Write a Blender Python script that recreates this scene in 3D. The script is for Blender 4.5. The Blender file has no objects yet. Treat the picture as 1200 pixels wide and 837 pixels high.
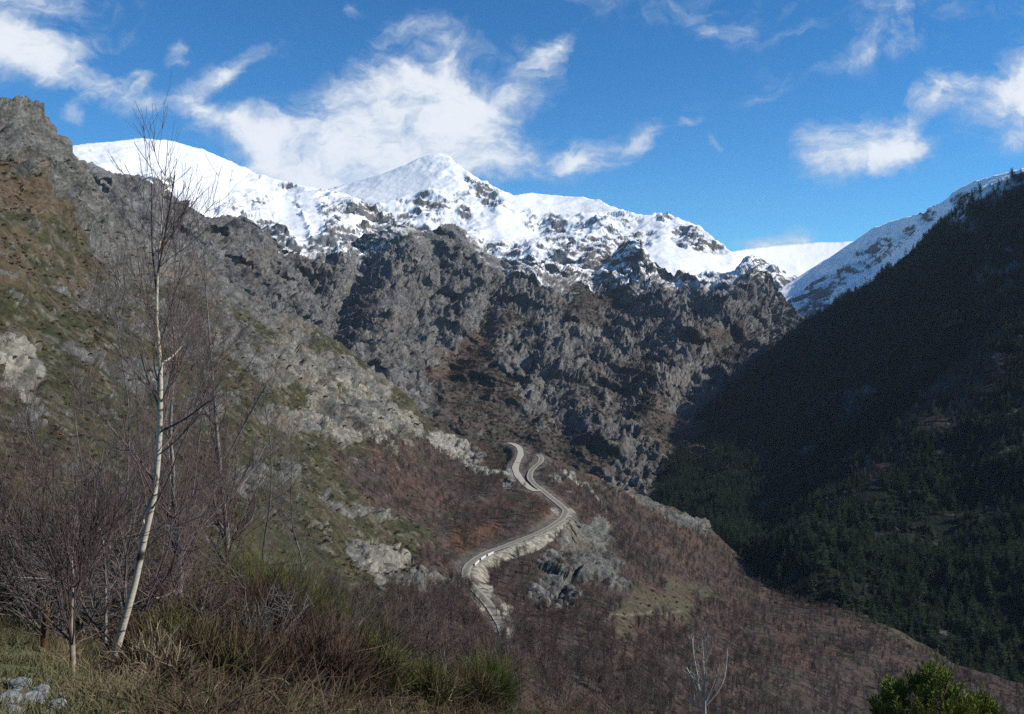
import bpy, math
import numpy as np

rng = np.random.default_rng(7)
sc = bpy.context.scene
COL = sc.collection
rad = math.radians

# ------------------------------------------------------------------ camera
W, H, F = 1200.0, 837.0, 998.0
PITCH = rad(-3.0)
cam_d = bpy.data.cameras.new('camera')
cam = bpy.data.objects.new('camera', cam_d)
COL.objects.link(cam)
cam_d.sensor_width = 36.0
cam_d.lens = 36.0 * F / W
cam_d.clip_start = 0.1
cam_d.clip_end = 60000
cam.location = (0, 0, 0)
cam.rotation_euler = (rad(90) + PITCH, 0, 0)
sc.camera = cam

# ------------------------------------------------------------------ light
SUN_AZ, SUN_EL = rad(94.0), rad(35.5)        # azimuth clockwise from +Y
sun_dir = np.array([math.sin(SUN_AZ) * math.cos(SUN_EL), math.cos(SUN_AZ) * math.cos(SUN_EL), math.sin(SUN_EL)])
sun_d = bpy.data.lights.new('sun', 'SUN')
sun_d.energy = 4.9
sun_d.angle = rad(0.53)
sun_d.color = (1.0, 0.94, 0.84)
sun = bpy.data.objects.new('sun', sun_d)
COL.objects.link(sun)
sun.rotation_euler = (rad(90) - SUN_EL, 0, -SUN_AZ + math.pi)
from mathutils import Vector
sun.rotation_euler = Vector(sun_dir).to_track_quat('Z', 'Y').to_euler()

sc.view_settings.view_transform = 'Standard'
sc.view_settings.look = 'None'
sc.view_settings.exposure = 0.12
sc.view_settings.gamma = 1.0
sc.cycles.max_bounces = 5
sc.cycles.diffuse_bounces = 2
sc.cycles.glossy_bounces = 1
sc.cycles.transmission_bounces = 1
sc.cycles.volume_bounces = 1
sc.cycles.transparent_max_bounces = 4
sc.cycles.use_denoising = False
sc.cycles.use_adaptive_sampling = False
sc.cycles.sample_clamp_indirect = 4.0


def ray(px, py):
    """direction of a photo pixel, forward component (world Y) = 1"""
    px = np.asarray(px, float); py = np.asarray(py, float)
    a = (px - W / 2) / F
    b = (H / 2 - py) / F
    c, s = math.cos(PITCH), math.sin(PITCH)
    y = c - b * s
    z = s + b * c
    return np.stack([a / y, np.ones_like(a * y), z / y], -1)


def at(px, py, r):
    return ray(px, py) * np.asarray(r, float)[..., None]


# ------------------------------------------------------------------ sky
world = bpy.data.worlds.new('World')
sc.world = world
world.use_nodes = True
wt = world.node_tree
for n in list(wt.nodes):
    wt.nodes.remove(n)


class NT:
    def __init__(s, t):
        s.t = t

    def n(s, typ, **kw):
        nd = s.t.nodes.new(typ)
        for k, v in kw.items():
            if k.startswith('i_'):
                k = k[2:]
                k = int(k) if k.isdigit() else k
                nd.inputs[k].default_value = v
            else:
                setattr(nd, k, v)
        return nd

    def l(s, a, b):
        s.t.links.new(a, b)

    def math(s, op, a, b=None, clamp=False):
        nd = s.t.nodes.new('ShaderNodeMath')
        nd.operation = op
        nd.use_clamp = clamp
        for i, v in enumerate((a, b)):
            if v is None:
                continue
            if isinstance(v, (int, float)):
                nd.inputs[i].default_value = v
            else:
                s.l(v, nd.inputs[i])
        return nd.outputs[0]

    def vmath(s, op, a, b=None):
        nd = s.t.nodes.new('ShaderNodeVectorMath')
        nd.operation = op
        for i, v in enumerate((a, b)):
            if v is None:
                continue
            if isinstance(v, tuple):
                nd.inputs[i].default_value = v
            else:
                s.l(v, nd.inputs[i])
        return nd.outputs[1] if op in ('LENGTH', 'DOT_PRODUCT') else nd.outputs[0]

    def mixc(s, f, a, b, blend='MIX'):
        nd = s.t.nodes.new('ShaderNodeMix')
        nd.data_type = 'RGBA'
        nd.blend_type = blend
        for i, v in ((0, f), (6, a), (7, b)):
            if isinstance(v, (int, float)):
                nd.inputs[i].default_value = v
            elif isinstance(v, tuple):
                nd.inputs[i].default_value = tuple(v) + (1,) if len(v) == 3 else v
            else:
                s.l(v, nd.inputs[i])
        return nd.outputs[2]

    def ramp(s, x, lo, hi, a=0.0, b=1.0, smooth=True):
        nd = s.t.nodes.new('ShaderNodeMapRange')
        nd.interpolation_type = 'SMOOTHSTEP' if smooth else 'LINEAR'
        s.l(x, nd.inputs[0])
        for i, v in zip((1, 2, 3, 4), (lo, hi, a, b)):
            nd.inputs[i].default_value = v
        return nd.outputs[0]

    def noise(s, vec, scale, detail=4, rough=0.55, dist=0.0, dim='3D'):
        nd = s.t.nodes.new('ShaderNodeTexNoise')
        nd.noise_dimensions = dim
        if vec is not None:
            s.l(vec, nd.inputs['Vector'])
        nd.inputs['Scale'].default_value = scale
        nd.inputs['Detail'].default_value = detail
        nd.inputs['Roughness'].default_value = rough
        nd.inputs['Distortion'].default_value = dist
        return nd


def build_sky():
    N = NT(wt)
    sky = N.n('ShaderNodeTexSky', sky_type='NISHITA', sun_disc=False, sun_elevation=SUN_EL,
              sun_rotation=SUN_AZ, altitude=2600.0, air_density=1.0, dust_density=0.02, ozone_density=4.5)
    tc = N.n('ShaderNodeTexCoord')
    sep = N.n('ShaderNodeSeparateXYZ')
    N.l(tc.outputs['Generated'], sep.inputs[0])
    y = N.math('ADD', N.math('ABSOLUTE', sep.outputs[1]), 0.02)
    s = N.math('DIVIDE', sep.outputs[0], y)
    t = N.math('DIVIDE', sep.outputs[2], y)
    comb = N.n('ShaderNodeCombineXYZ')
    N.l(s, comb.inputs[0]); N.l(t, comb.inputs[1])
    st = comb.outputs[0]
    # warp so that the cloud banks get ragged outlines
    wn = N.noise(st, 7.0, 5, 0.6)
    wv = N.vmath('SUBTRACT', wn.outputs['Color'], (0.5, 0.5, 0.5))
    wv = N.vmath('MULTIPLY', wv, (0.10, 0.085, 0.0))
    p = N.vmath('ADD', st, wv)
    blobs = [  # centre x, y, half axes (photo pixels), turn (degrees, anticlockwise), strength
        (340, 185, 110, 34, -8, .75), (440, 165, 120, 55, 0, 1.1), (475, 100, 75, 60, 20, 1.1), (565, 120, 100, 46, 28, .95),
        (640, 72, 46, 17, 50, .8), (575, 195, 90, 30, 8, 1.0), (285, 150, 70, 22, -14, .6), (385, 215, 120, 26, 0, 1.0), (470, 200, 70, 26, 0, .9),
        (20, 40, 75, 55, 0, 1.0), (60, 74, 62, 22, -14, .85), (130, 44, 48, 20, 20, .62), (100, 5, 70, 18, 0, .5),
        (160, 120, 60, 17, -24, .95), (288, 84, 56, 18, 36, .95), (97, 130, 26, 14, 25, .8), (180, 98, 24, 13, 0, .7),
        (225, 70, 20, 16, 60, .6), (250, 140, 40, 14, -20, .6),
        (690, 192, 60, 20, 25, 1.0), (742, 168, 24, 11, 40, .8), (790, 152, 28, 9, 20, .62),
        (990, 182, 64, 36, 12, 1.05), (1088, 120, 50, 22, 40, .85), (1045, 192, 46, 20, 10, .85),
        (1172, 128, 60, 44, 30, 1.1), (1215, 90, 50, 34, 30, .95),
        (885, 290, 26, 12, 10, .8), (928, 276, 24, 15, 10, .8), (425, 15, 14, 9, 0, .55), (830, 170, 20, 7, -40, .5),
        (940, 95, 190, 24, 12, .22), (1080, 20, 300, 46, 4, .32), (760, 8, 150, 34, -6, .28), (1010, 70, 130, 16, 20, .24),
    ]
    acc = None
    for (cx, cy, ra, rb, ang, wgt) in blobs:
        d = ray(cx, cy)
        m = N.n('ShaderNodeMapping', vector_type='TEXTURE')
        N.l(p, m.inputs[0])
        m.inputs['Location'].default_value = (d[0], d[2], 0)
        m.inputs['Rotation'].default_value = (0, 0, rad(ang))
        m.inputs['Scale'].default_value = (ra / F * 1.45, rb / F * 1.45, 1)
        ln = N.vmath('LENGTH', m.outputs[0])
        v = N.ramp(ln, 1.0, 0.0, 0.0, wgt, False)
        acc = v if acc is None else N.math('ADD', acc, v)
    acc = N.math('MINIMUM', acc, 1.15)
    # torn, wind-drawn fractal for the body of the clouds
    mp = N.n('ShaderNodeMapping')
    N.l(p, mp.inputs[0])
    mp.inputs['Rotation'].default_value = (0, 0, rad(-32))
    mp.inputs['Scale'].default_value = (1.0, 1.55, 1.0)
    n1 = N.noise(mp.outputs[0], 10.0, 10, 0.60, 0.9)
    n2 = N.noise(mp.outputs[0], 38.0, 6, 0.62, 0.6)
    f = N.math('ADD', N.math('MULTIPLY', n1.outputs[0], 1.0), N.math('MULTIPLY', n2.outputs[0], 0.42))
    f = N.math('SUBTRACT', f, 0.71)
    body = N.math('ADD', N.math('MULTIPLY', acc, 0.95), N.math('MULTIPLY', f, 2.1))
    gate = N.ramp(acc, 0.03, 0.34)
    dens = N.math('MULTIPLY', N.ramp(body, 0.08, 1.15), gate)
    core = N.ramp(body, 0.35, 1.35)
    ccol = N.mixc(core, (0.46, 0.55, 0.68), (0.84, 0.87, 0.91))
    hsv = N.n('ShaderNodeHueSaturation')
    hsv.inputs['Saturation'].default_value = 1.2
    N.l(sky.outputs[0], hsv.inputs['Color'])
    skc = N.vmath('MULTIPLY', hsv.outputs[0], (0.062, 0.118, 0.128))
    col = N.mixc(N.math('MULTIPLY', dens, 0.95), skc, ccol)
    bg = N.n('ShaderNodeBackground')
    N.l(col, bg.inputs[0])
    bg.inputs[1].default_value = 1.0
    out = N.n('ShaderNodeOutputWorld')
    N.l(bg.outputs[0], out.inputs[0])
    world.cycles.sampling_method = 'MANUAL'
    world.cycles.sample_map_resolution = 512


build_sky()

# ------------------------------------------------------------------ numpy noise
f32 = np.float32


def _h(ix, iy, iz, seed):
    h = (ix.astype(np.uint32) * np.uint32(374761393) + iy.astype(np.uint32) * np.uint32(668265263)
         + iz.astype(np.uint32) * np.uint32(2147483647 - 1234567) + np.uint32((seed * 1013904223) & 0xffffffff))
    h ^= h >> np.uint32(13)
    h *= np.uint32(1274126177)
    h ^= h >> np.uint32(16)
    h *= np.uint32(2246822519)
    h ^= h >> np.uint32(13)
    return h


def perlin(p, seed=0):
    p = p.astype(f32)
    i = np.floor(p)
    f = p - i
    i = i.astype(np.int32)
    u = f * f * f * (f * (f * 6 - 15) + 10)
    res = None
    tot = np.zeros(len(p), f32)
    for dx in (0, 1):
        wx = u[:, 0] if dx else 1 - u[:, 0]
        for dy in (0, 1):
            wy = u[:, 1] if dy else 1 - u[:, 1]
            for dz in (0, 1):
                wz = u[:, 2] if dz else 1 - u[:, 2]
                h = _h(i[:, 0] + dx, i[:, 1] + dy, i[:, 2] + dz, seed)
                gx = (h & np.uint32(1023)).astype(f32) / 511.5 - 1
                gy = ((h >> np.uint32(10)) & np.uint32(1023)).astype(f32) / 511.5 - 1
                gz = ((h >> np.uint32(20)) & np.uint32(1023)).astype(f32) / 511.5 - 1
                tot += wx * wy * wz * (gx * (f[:, 0] - dx) + gy * (f[:, 1] - dy) + gz * (f[:, 2] - dz))
    return tot * 1.1


def fbm(p, scale, octv=4, gain=0.5, seed=0):
    a, s, t = 1.0, 1.0 / scale, 0
    for o in range(octv):
        t = t + a * perlin(p * f32(s) + f32(o * 17.3), seed + o)
        a *= gain
        s *= 2.03
    return t


def ridged(p, scale, octv=5, gain=0.55, seed=0):
    a, s, t, w = 1.0, 1.0 / scale, 0, 1.0
    for o in range(octv):
        n = 1 - np.abs(perlin(p * f32(s) + f32(o * 11.7), seed + o)) * 2.2
        n = np.clip(n, -.3, 1) ** 2 * np.sign(n)
        t = t + a * n * w
        w = np.clip(n * 1.6, 0.15, 1)
        a *= gain
        s *= 2.1
    return t - 0.7


def facets(p, scale, seed=0, tilt=0.9):
    """blocky broken-rock relief: nearest cell carries its own tilted plane; also returns F2-F1"""
    q = (p / scale).astype(f32)
    i = np.floor(q).astype(np.int32)
    best = np.full(len(q), 9e9, f32); sec = best.copy(); val = np.zeros(len(q), f32)
    for dx in (-1, 0, 1):
        for dy in (-1, 0, 1):
            for dz in (-1, 0, 1):
                cx, cy, cz = i[:, 0] + dx, i[:, 1] + dy, i[:, 2] + dz
                h = _h(cx, cy, cz, seed)
                jx = (h & np.uint32(1023)).astype(f32) / 1023
                jy = ((h >> np.uint32(10)) & np.uint32(1023)).astype(f32) / 1023
                jz = ((h >> np.uint32(20)) & np.uint32(1023)).astype(f32) / 1023
                ex, ey, ez = q[:, 0] - cx - jx, q[:, 1] - cy - jy, q[:, 2] - cz - jz
                d = ex * ex + ey * ey + ez * ez
                g = (jy + jz - 1) * ex + (jx + jz - 1) * ey + (jx + jy - 1) * ez
                vv = tilt * 1.6 * g + (jx * 7.13 % 1.0 - .5) * .8
                m = d < best
                sec = np.where(m, best, np.minimum(sec, d))
                val = np.where(m, vv, val)
                best = np.where(m, d, best)
    return val, np.sqrt(sec) - np.sqrt(best)


def sstep(a, b, x):
    t = np.clip((x - a) / (b - a), 0, 1)
    return t * t * (3 - 2 * t)


def smooth1(z, k):
    w = np.hanning(2 * k + 3)[1:-1]; w /= w.sum()
    return np.convolve(np.pad(z, k, mode='edge'), w, 'valid')


class TPS:
    def __init__(s, pts, vals, lam=1e-4):
        p = np.asarray(pts, float) / 1000.0
        n = len(p)
        K = s.k(np.linalg.norm(p[:, None] - p[None], axis=-1)) + lam * np.eye(n)
        P = np.c_[np.ones(n), p]
        A = np.zeros((n + 3, n + 3)); A[:n, :n] = K; A[:n, n:] = P; A[n:, :n] = P.T
        b = np.r_[np.asarray(vals, float), 0, 0, 0]
        w = np.linalg.solve(A, b)
        s.p, s.w, s.a = p, w[:n], w[n:]

    @staticmethod
    def k(r):
        return np.where(r > 1e-9, r * r * np.log(np.maximum(r, 1e-9)), 0)

    def __call__(s, u, v):
        q = np.stack([np.ravel(u), np.ravel(v)], -1) / 1000.0
        out = np.empty(len(q))
        for i in range(0, len(q), 40000):
            qq = q[i:i + 40000]
            out[i:i + 40000] = s.k(np.linalg.norm(qq[:, None] - s.p[None], axis=-1)) @ s.w + s.a[0] + qq @ s.a[1:]
        return out.reshape(np.shape(u))


def depth_field(cp, lam=1e-4):
    cp = np.asarray(cp, float)
    t = TPS(cp[:, :2], np.log(cp[:, 2]), lam)
    return lambda u, v: np.exp(t(u, v))


def poly(pts):
    a = np.asarray(pts, float)
    return lambda u: np.interp(u, a[:, 0], a[:, 1])


def grid_normals(G):
    du = np.gradient(G, axis=1)
    dv = np.gradient(G, axis=0)
    n = np.cross(du, dv)
    n /= np.linalg.norm(n, axis=-1, keepdims=True) + 1e-9
    return n


def mesh_obj(name, V, Fq, mat, parent=None, smooth=True, attrs=None, cols=None, collection=None):
    me = bpy.data.meshes.new(name)
    V = np.ascontiguousarray(V, dtype=f32)
    Fq = np.ascontiguousarray(Fq, dtype=np.int32)
    k = Fq.shape[1]
    me.vertices.add(len(V)); me.vertices.foreach_set('co', V.ravel())
    me.loops.add(Fq.size); me.loops.foreach_set('vertex_index', Fq.ravel())
    me.polygons.add(len(Fq))
    me.polygons.foreach_set('loop_start', np.arange(0, Fq.size, k, dtype=np.int32))
    me.polygons.foreach_set('use_smooth', np.full(len(Fq), smooth, dtype=bool))
    me.update(calc_edges=True)
    for an, av in (attrs or {}).items():
        at_ = me.attributes.new(an, 'FLOAT', 'POINT'); at_.data.foreach_set('value', np.ascontiguousarray(av, f32).ravel())
    for an, av in (cols or {}).items():
        at_ = me.attributes.new(an, 'FLOAT_COLOR', 'POINT')
        at_.data.foreach_set('color', np.c_[av, np.ones(len(av))].astype(f32).ravel())
    if mat is not None:
        me.materials.append(mat)
    o = bpy.data.objects.new(name, me)
    (collection or COL).objects.link(o)
    if parent is not None:
        o.parent = parent
    return o


def grid_faces(nr, nc):
    a = (np.arange(nr - 1)[:, None] * nc + np.arange(nc - 1)[None]).ravel()
    return np.stack([a, a + 1, a + nc + 1, a + nc], -1)


def tag(o, label=None, cat=None, group=None, kind=None):
    for k, v in (('label', label), ('category', cat), ('group', group), ('kind', kind)):
        if v:
            o[k] = v
    return o


# ------------------------------------------------------------------ materials
def new_mat(name):
    m = bpy.data.materials.new(name)
    m.use_nodes = True
    for n in list(m.node_tree.nodes):
        m.node_tree.nodes.remove(n)
    N = NT(m.node_tree)
    out = N.n('ShaderNodeOutputMaterial')
    b = N.n('ShaderNodeBsdfPrincipled')
    N.l(b.outputs[0], out.inputs[0])
    b.inputs['Specular IOR Level'].default_value = 0.15
    b.inputs['Roughness'].default_value = 0.9
    return m, N, b


def terrain_mat(name, fine, bump_d, var=0.35, tone=1.0):
    """albedo comes from the ground cover stored on the mesh; fine grain and relief from noise (metres)"""
    m, N, b = new_mat(name)
    at_ = N.n('ShaderNodeAttribute', attribute_name='albedo')
    sn = N.n('ShaderNodeAttribute', attribute_name='snow')
    geo = N.n('ShaderNodeNewGeometry')
    n1 = N.noise(geo.outputs['Position'], 1.0 / fine, 6, 0.65)
    n2 = N.noise(geo.outputs['Position'], 0.22 / fine, 5, 0.6)
    g = N.math('ADD', N.math('MULTIPLY', n1.outputs[0], 0.6), N.math('MULTIPLY', n2.outputs[0], 0.5))
    k = N.ramp(g, 0.30, 0.80, 1 - var, 1 + var * 1.25, False)
    vo = N.n('ShaderNodeTexVoronoi')
    wv = N.vmath('ADD', geo.outputs['Position'], N.vmath('MULTIPLY', n2.outputs['Color'], (fine * 3,) * 3))
    N.l(wv, vo.inputs['Vector'])
    vo.inputs['Scale'].default_value = 0.75 / fine
    sepc = N.n('ShaderNodeSeparateColor')
    N.l(vo.outputs['Color'], sepc.inputs[0])
    k = N.math('MULTIPLY', k, N.ramp(sepc.outputs[0], 0, 1, tone * (1 - var * .9), tone * (1 + var * .9), False))
    g = N.math('SUBTRACT', N.math('ADD', g, N.math('MULTIPLY', sepc.outputs[1], .5)), N.math('MULTIPLY', vo.outputs['Distance'], .5))
    sc_ = N.vmath('SCALE', at_.outputs['Color'])
    N.l(k, sc_.node.inputs['Scale'])
    col = N.mixc(sn.outputs['Fac'], sc_, (0.90, 0.90, 0.89))
    N.l(col, b.inputs['Base Color'])
    bp = N.n('ShaderNodeBump')
    N.l(N.ramp(sn.outputs['Fac'], 0, 1, 0.9, 0.12, False), bp.inputs['Strength'])
    bp.inputs['Distance'].default_value = bump_d
    N.l(g, bp.inputs['Height'])
    N.l(bp.outputs[0], b.inputs['Normal'])
    N.l(N.ramp(sn.outputs['Fac'], 0, 1, 0.92, 0.6, False), b.inputs['Roughness'])
    return m


# ------------------------------------------------------------------ terrain layers
def ell(u, v, cx, cy, rx, ry, ang=0.0, soft=0.35):
    c, s = math.cos(rad(ang)), math.sin(rad(ang))
    x, y = u - cx, -(v - cy)
    a = (x * c + y * s) / rx
    b = (-x * s + y * c) / ry
    return 1 - sstep(1 - soft, 1 + soft, np.sqrt(a * a + b * b))


def ells(u, v, lst, soft=0.35):
    m = np.zeros(np.shape(u))
    for e in lst:
        w = e[5] if len(e) > 5 else 1.0
        m = np.maximum(m, w * ell(u, v, *e[:5], soft=soft))
    return m


class Layer:
    """a sheet of mountainside: rows run from its foot to its crest, then over the crest and down the far side"""

    def __init__(s, u0, u1, du, rows, top, bot, cp, back=(1.6, 0.9), nback=10, lam=1e-4, power=1.0):
        s.u = np.arange(u0, u1 + du, du)
        s.top = top
        t = np.linspace(0, 1, rows) ** power
        s.U, T = np.meshgrid(s.u, t)
        tp, bt = poly(top)(s.U), poly(bot)(s.U)
        s.V = bt + (tp - bt) * T
        s.T = T
        s.depth = depth_field(cp, lam)
        s.R = s.depth(s.U, s.V)
        s.P0 = at(s.U, s.V, s.R)
        s.back, s.nback = back, nback
        s.N0 = grid_normals(s.P0)
        flip = np.sum(s.N0 * s.P0, -1) > 0
        s.N0[flip] *= -1
        s.shape = s.U.shape
        s.pts = s.P0.reshape(-1, 3)

    def f(s, x):
        return np.asarray(x).reshape(s.shape)

    def settle(s, P, k=9, amount=1.0, power=2.0):
        """lower or raise each column so that the broken crest follows the surveyed skyline"""
        c = P[-1]
        cy = c[:, 1] * math.cos(PITCH) + c[:, 2] * math.sin(PITCH)
        cz = -c[:, 1] * math.sin(PITCH) + c[:, 2] * math.cos(PITCH)
        px = W / 2 + F * c[:, 0] / cy
        py = H / 2 - F * cz / cy
        dy = smooth1(py - poly(s.top)(px), k)
        dz = dy * c[:, 1] / F * amount
        P = P.copy()
        P[..., 2] += dz[None] * s.T ** power
        return P

    def finish(s, P):
        """P displaced grid; add the far side"""
        crest = P[-1]
        out = crest.copy()
        out[:, 2] = 0
        out /= np.linalg.norm(out, axis=1, keepdims=True)
        r = np.linalg.norm(crest[:, :2], axis=1)
        ex = []
        for k in range(1, s.nback + 1):
            q = (k / s.nback) ** 1.5
            d = q * s.back[0] * 0.25 * r
            ex.append(crest + out * d[:, None] - np.array([0, 0, 1.0]) * (d * s.back[1])[:, None])
        return np.concatenate([P, np.array(ex)], 0)


def stretch(p, ang, along, across=1.0):
    """anisotropic noise domain: features run along a line at `ang` degrees above the horizontal, seen facing north"""
    c, s = math.cos(rad(ang)), math.sin(rad(ang))
    a = p[:, 0] * c + p[:, 2] * s
    b = -p[:, 0] * s + p[:, 2] * c
    return np.stack([a / along, p[:, 1] / 1.0, b / across], -1).astype(f32)


def lerpc(a, b, m):
    return a + (np.asarray(b) - a) * np.asarray(m)[..., None]


def back_ext(a, L):
    """extend a per-grid value over the far-side rows"""
    a = np.asarray(a)
    return np.concatenate([a, np.repeat(a[-1:], L.nback, 0)], 0)


MAT = {}
LAY = {}



# --- B: the craggy grey mountain across the valley --------------------------------
def build_crags():
    top = [(40, 160), (90, 186), (130, 202), (165, 208), (200, 226), (225, 246), (245, 256), (270, 252), (292, 257), (312, 274), (332, 288), (346, 297), (365, 294), (385, 292),
           (410, 284), (425, 276), (445, 272), (465, 264), (480, 266), (495, 272), (508, 270), (520, 262), (533, 264), (548, 274), (562, 287), (580, 302), (600, 306), (622, 300), (650, 308), (680, 314),
           (700, 318), (712, 308), (724, 290), (738, 277), (752, 286), (764, 304), (778, 316), (790, 322), (802, 316), (815, 322), (830, 316), (846, 320), (860, 318), (870, 304),
           (880, 298), (888, 303), (897, 318), (908, 334), (922, 352), (938, 370), (950, 384), (1000, 400)]
    bot = [(40, 260), (105, 285), (200, 345), (300, 410), (400, 460), (500, 550), (560, 575), (640, 600), (760, 650), (830, 690), (860, 560), (900, 470), (950, 430), (1000, 430)]
    cp = [(40, 165, 900), (90, 186, 1000), (200, 226, 1250), (300, 260, 1500), (345, 297, 1600), (420, 280, 1850), (470, 265, 1950), (520, 262, 2050), (600, 306, 2150), (700, 318, 2300), (738, 277, 2400),
          (800, 318, 2350), (880, 298, 2400), (908, 334, 2350), (950, 384, 2250), (1000, 400, 2300),
          (40, 260, 620), (105, 285, 700), (200, 345, 800), (300, 410, 860), (400, 460, 920), (500, 550, 960), (600, 560, 1000), (700, 600, 1000), (760, 640, 960), (830, 690, 900),
          (940, 410, 2050), (870, 430, 1750), (800, 490, 1350), (600, 420, 1500), (500, 400, 1420), (400, 350, 1400), (700, 420, 1650), (300, 330, 1150), (700, 500, 1300), (600, 490, 1230), (640, 345, 1950), (780, 370, 2050)]
    L = Layer(40, 1000, 1.25, 350, top, bot, cp, back=(1.2, 1.0))
    p = L.pts.astype(f32)
    u, v = L.U.ravel(), L.V.ravel()
    # scrub-covered gullies and aprons between the ribs
    wob = fbm(p, 160, 4, .55, 3)
    uu, vv = u + wob * 40, v + fbm(p, 160, 4, .55, 31) * 30
    scrub = ells(uu, vv, [(545, 432, 50, 20, 20, .9), (555, 478, 60, 34, -15, .9), (640, 525, 80, 30, -20, .85), (705, 352, 40, 24, 10), (765, 460, 26, 60, 20, .6), (790, 515, 36, 50, 30, .8),
                          (600, 385, 36, 20, 30, .6), (580, 340, 30, 12, 30, .3), (850, 400, 36, 14, 10, .6), (700, 470, 40, 24, -20, .5), (520, 520, 60, 30, -20), (380, 440, 40, 16, -30, .5)], .5)
    red = ells(uu, vv, [(545, 425, 48, 18, 15), (465, 378, 16, 14, 0, .6), (375, 310, 30, 16, -30, .8), (300, 300, 26, 16, 10, .7), (305, 325, 20, 14, 0, .6)], .5)
    rockw = np.clip(1 - 0.85 * sstep(.25, .75, scrub + fbm(p, 45, 3, .6, 8) * .45), .12, 1)
    sp = stretch(p, 66, 1.9)                       # steep ribs leaning to the right
    big = ridged(sp + np.stack([fbm(p, 200, 2, .5, 50)] * 3, -1) * 35, 190, 5, .55, 11)
    mid = ridged(stretch(p, 60, 1.35), 62, 5, .62, 23)
    fc1, e1 = facets(stretch(p, 72, 1.35) + np.stack([fbm(p, 40, 3, .6, 61), fbm(p, 40, 3, .6, 62), fbm(p, 40, 3, .6, 63)], -1) * 16, 30, 5, .8)
    fc2, e2 = facets(stretch(p, 78, 1.35) + np.stack([fbm(p, 15, 2, .6, 64), fbm(p, 15, 2, .6, 65), fbm(p, 15, 2, .6, 66)], -1) * 6, 13, 6, .9)
    flute = ridged(stretch(p, 62, 3.4) + np.stack([fbm(p, 70, 3, .55, 67), fbm(p, 70, 3, .55, 68), fbm(p, 70, 3, .55, 69)], -1) * 14, 44, 3, .5, 29)
    fc3, e3 = facets(stretch(p, 80, 1.25), 6.0, 7, 1.0)
    sm = fbm(p, 9, 3, .6, 77)
    crack = -11 * np.exp(-(e1 / .10) ** 2) - 5.5 * np.exp(-(e2 / .12) ** 2)
    px = (L.R / F).ravel()
    edge = np.clip(L.T.ravel() * 0 + 1, 0, 1)
    calm = 1 - .62 * sstep(.88, .98, L.T.ravel())
    diag = ridged(stretch(p, 48, 2.2) + np.stack([fbm(p, 150, 3, .5, 71), fbm(p, 150, 3, .5, 72), fbm(p, 150, 3, .5, 73)], -1) * 40, 110, 3, .5, 37)
    dbig = big * 32 + diag * 19
    d = ((mid * 9 + flute * 13 + fc1 * 13 + fc2 * 3.6 + fc3 * 1.1 + crack * .6) * rockw * calm + sm * 1.6)
    # named ribs and gullies (photo lines): positive stands out
    def line(pts, wdt, amp):
        pts = np.asarray(pts, float)
        best = np.full(len(u), 9e9)
        for a, b in zip(pts[:-1], pts[1:]):
            ab = b - a
            t = np.clip(((u - a[0]) * ab[0] + (v - a[1]) * ab[1]) / (ab @ ab), 0, 1)
            best = np.minimum(best, np.hypot(u - a[0] - t * ab[0], v - a[1] - t * ab[1]))
        return amp * np.exp(-(best / wdt) ** 2)
    d0, d = d, dbig
    d = d + line([(470, 268), (455, 320), (440, 380), (450, 440)], 28, 55) + line([(425, 310), (405, 350), (392, 400)], 14, -75)
    d = d + line([(520, 262), (540, 300), (560, 340)], 20, 40) + line([(590, 310), (575, 350), (560, 400), (530, 430)], 16, -45)
    d = d + line([(740, 280), (760, 330), (790, 380)], 18, 40) + line([(690, 330), (720, 370), (690, 400)], 24, -35)
    d = d + line([(880, 300), (860, 350), (820, 400), (770, 440)], 26, 60) + line([(900, 380), (860, 410), (800, 470), (780, 540)], 22, -45)
    d = d + line([(300, 262), (330, 330), (370, 400)], 22, 35) + line([(345, 300), (370, 340), (385, 380)], 12, -30)
    d = d + line([(640, 400), (680, 450), (720, 520)], 26, 40) + line([(610, 420), (640, 470), (670, 520)], 14, -30)
    amp = np.interp(L.R.ravel(), [600, 1500, 2300], [.45, .85, 1.1])
    view = -L.P0 / np.linalg.norm(L.P0, axis=-1, keepdims=True)
    D = L.P0 + view * L.f(d * amp)[..., None] * .85 + L.N0 * L.f((d0 + d * .25) * amp)[..., None]
    D = L.settle(L.settle(D, 10), 10)
    nz = grid_normals(D)
    nz[np.sum(nz * D, -1) > 0] *= -1
    nzz = nz[..., 2].ravel()
    # colour of the ground cover
    c = np.array([.160, .156, .152]) * (1 + .55 * np.clip(fbm(p, 26, 4, .6, 91), -.6, .8))[:, None]
    c = lerpc(c, [.195, .18, .155], sstep(.0, .5, fbm(p, 90, 3, .5, 92)) * .55)
    c = lerpc(c, [.080, .080, .088], sstep(.0, .45, fbm(stretch(p, 62, 2.5), 40, 3, .6, 93)) * .6)
    c = lerpc(c, [.20, .15, .12], sstep(.3, .8, red + fbm(p, 30, 3, .6, 94) * .5) * .5)
    veg = sstep(.46, .72, nzz + fbm(p, 30, 4, .62, 95) * .4) * sstep(290, 350, v) * .72
    sc_m = sstep(.3, .65, scrub + fbm(p, 22, 4, .65, 96) * .45)
    vegc = lerpc(np.tile([.078, .060, .050], (len(u), 1)), [.045, .045, .026], sstep(-.1, .4, fbm(p, 60, 3, .6, 97)))
    c = lerpc(c, vegc, np.maximum(veg, sc_m * .9))
    c = lerpc(c, [.11, .072, .052], sc_m * sstep(.2, .8, red) * .6)
    # snow caught on ledges near the crest
    line_y = np.interp(u, [40, 200, 330, 345, 400, 430, 520, 560, 640, 700, 760, 860, 900, 950], [100, 150, 275, 296, 300, 292, 255, 290, 322, 328, 336, 335, 335, 330])
    low = sstep(14, -16, v - line_y + fbm(p, 70, 4, .6, 98) * 22)
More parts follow.
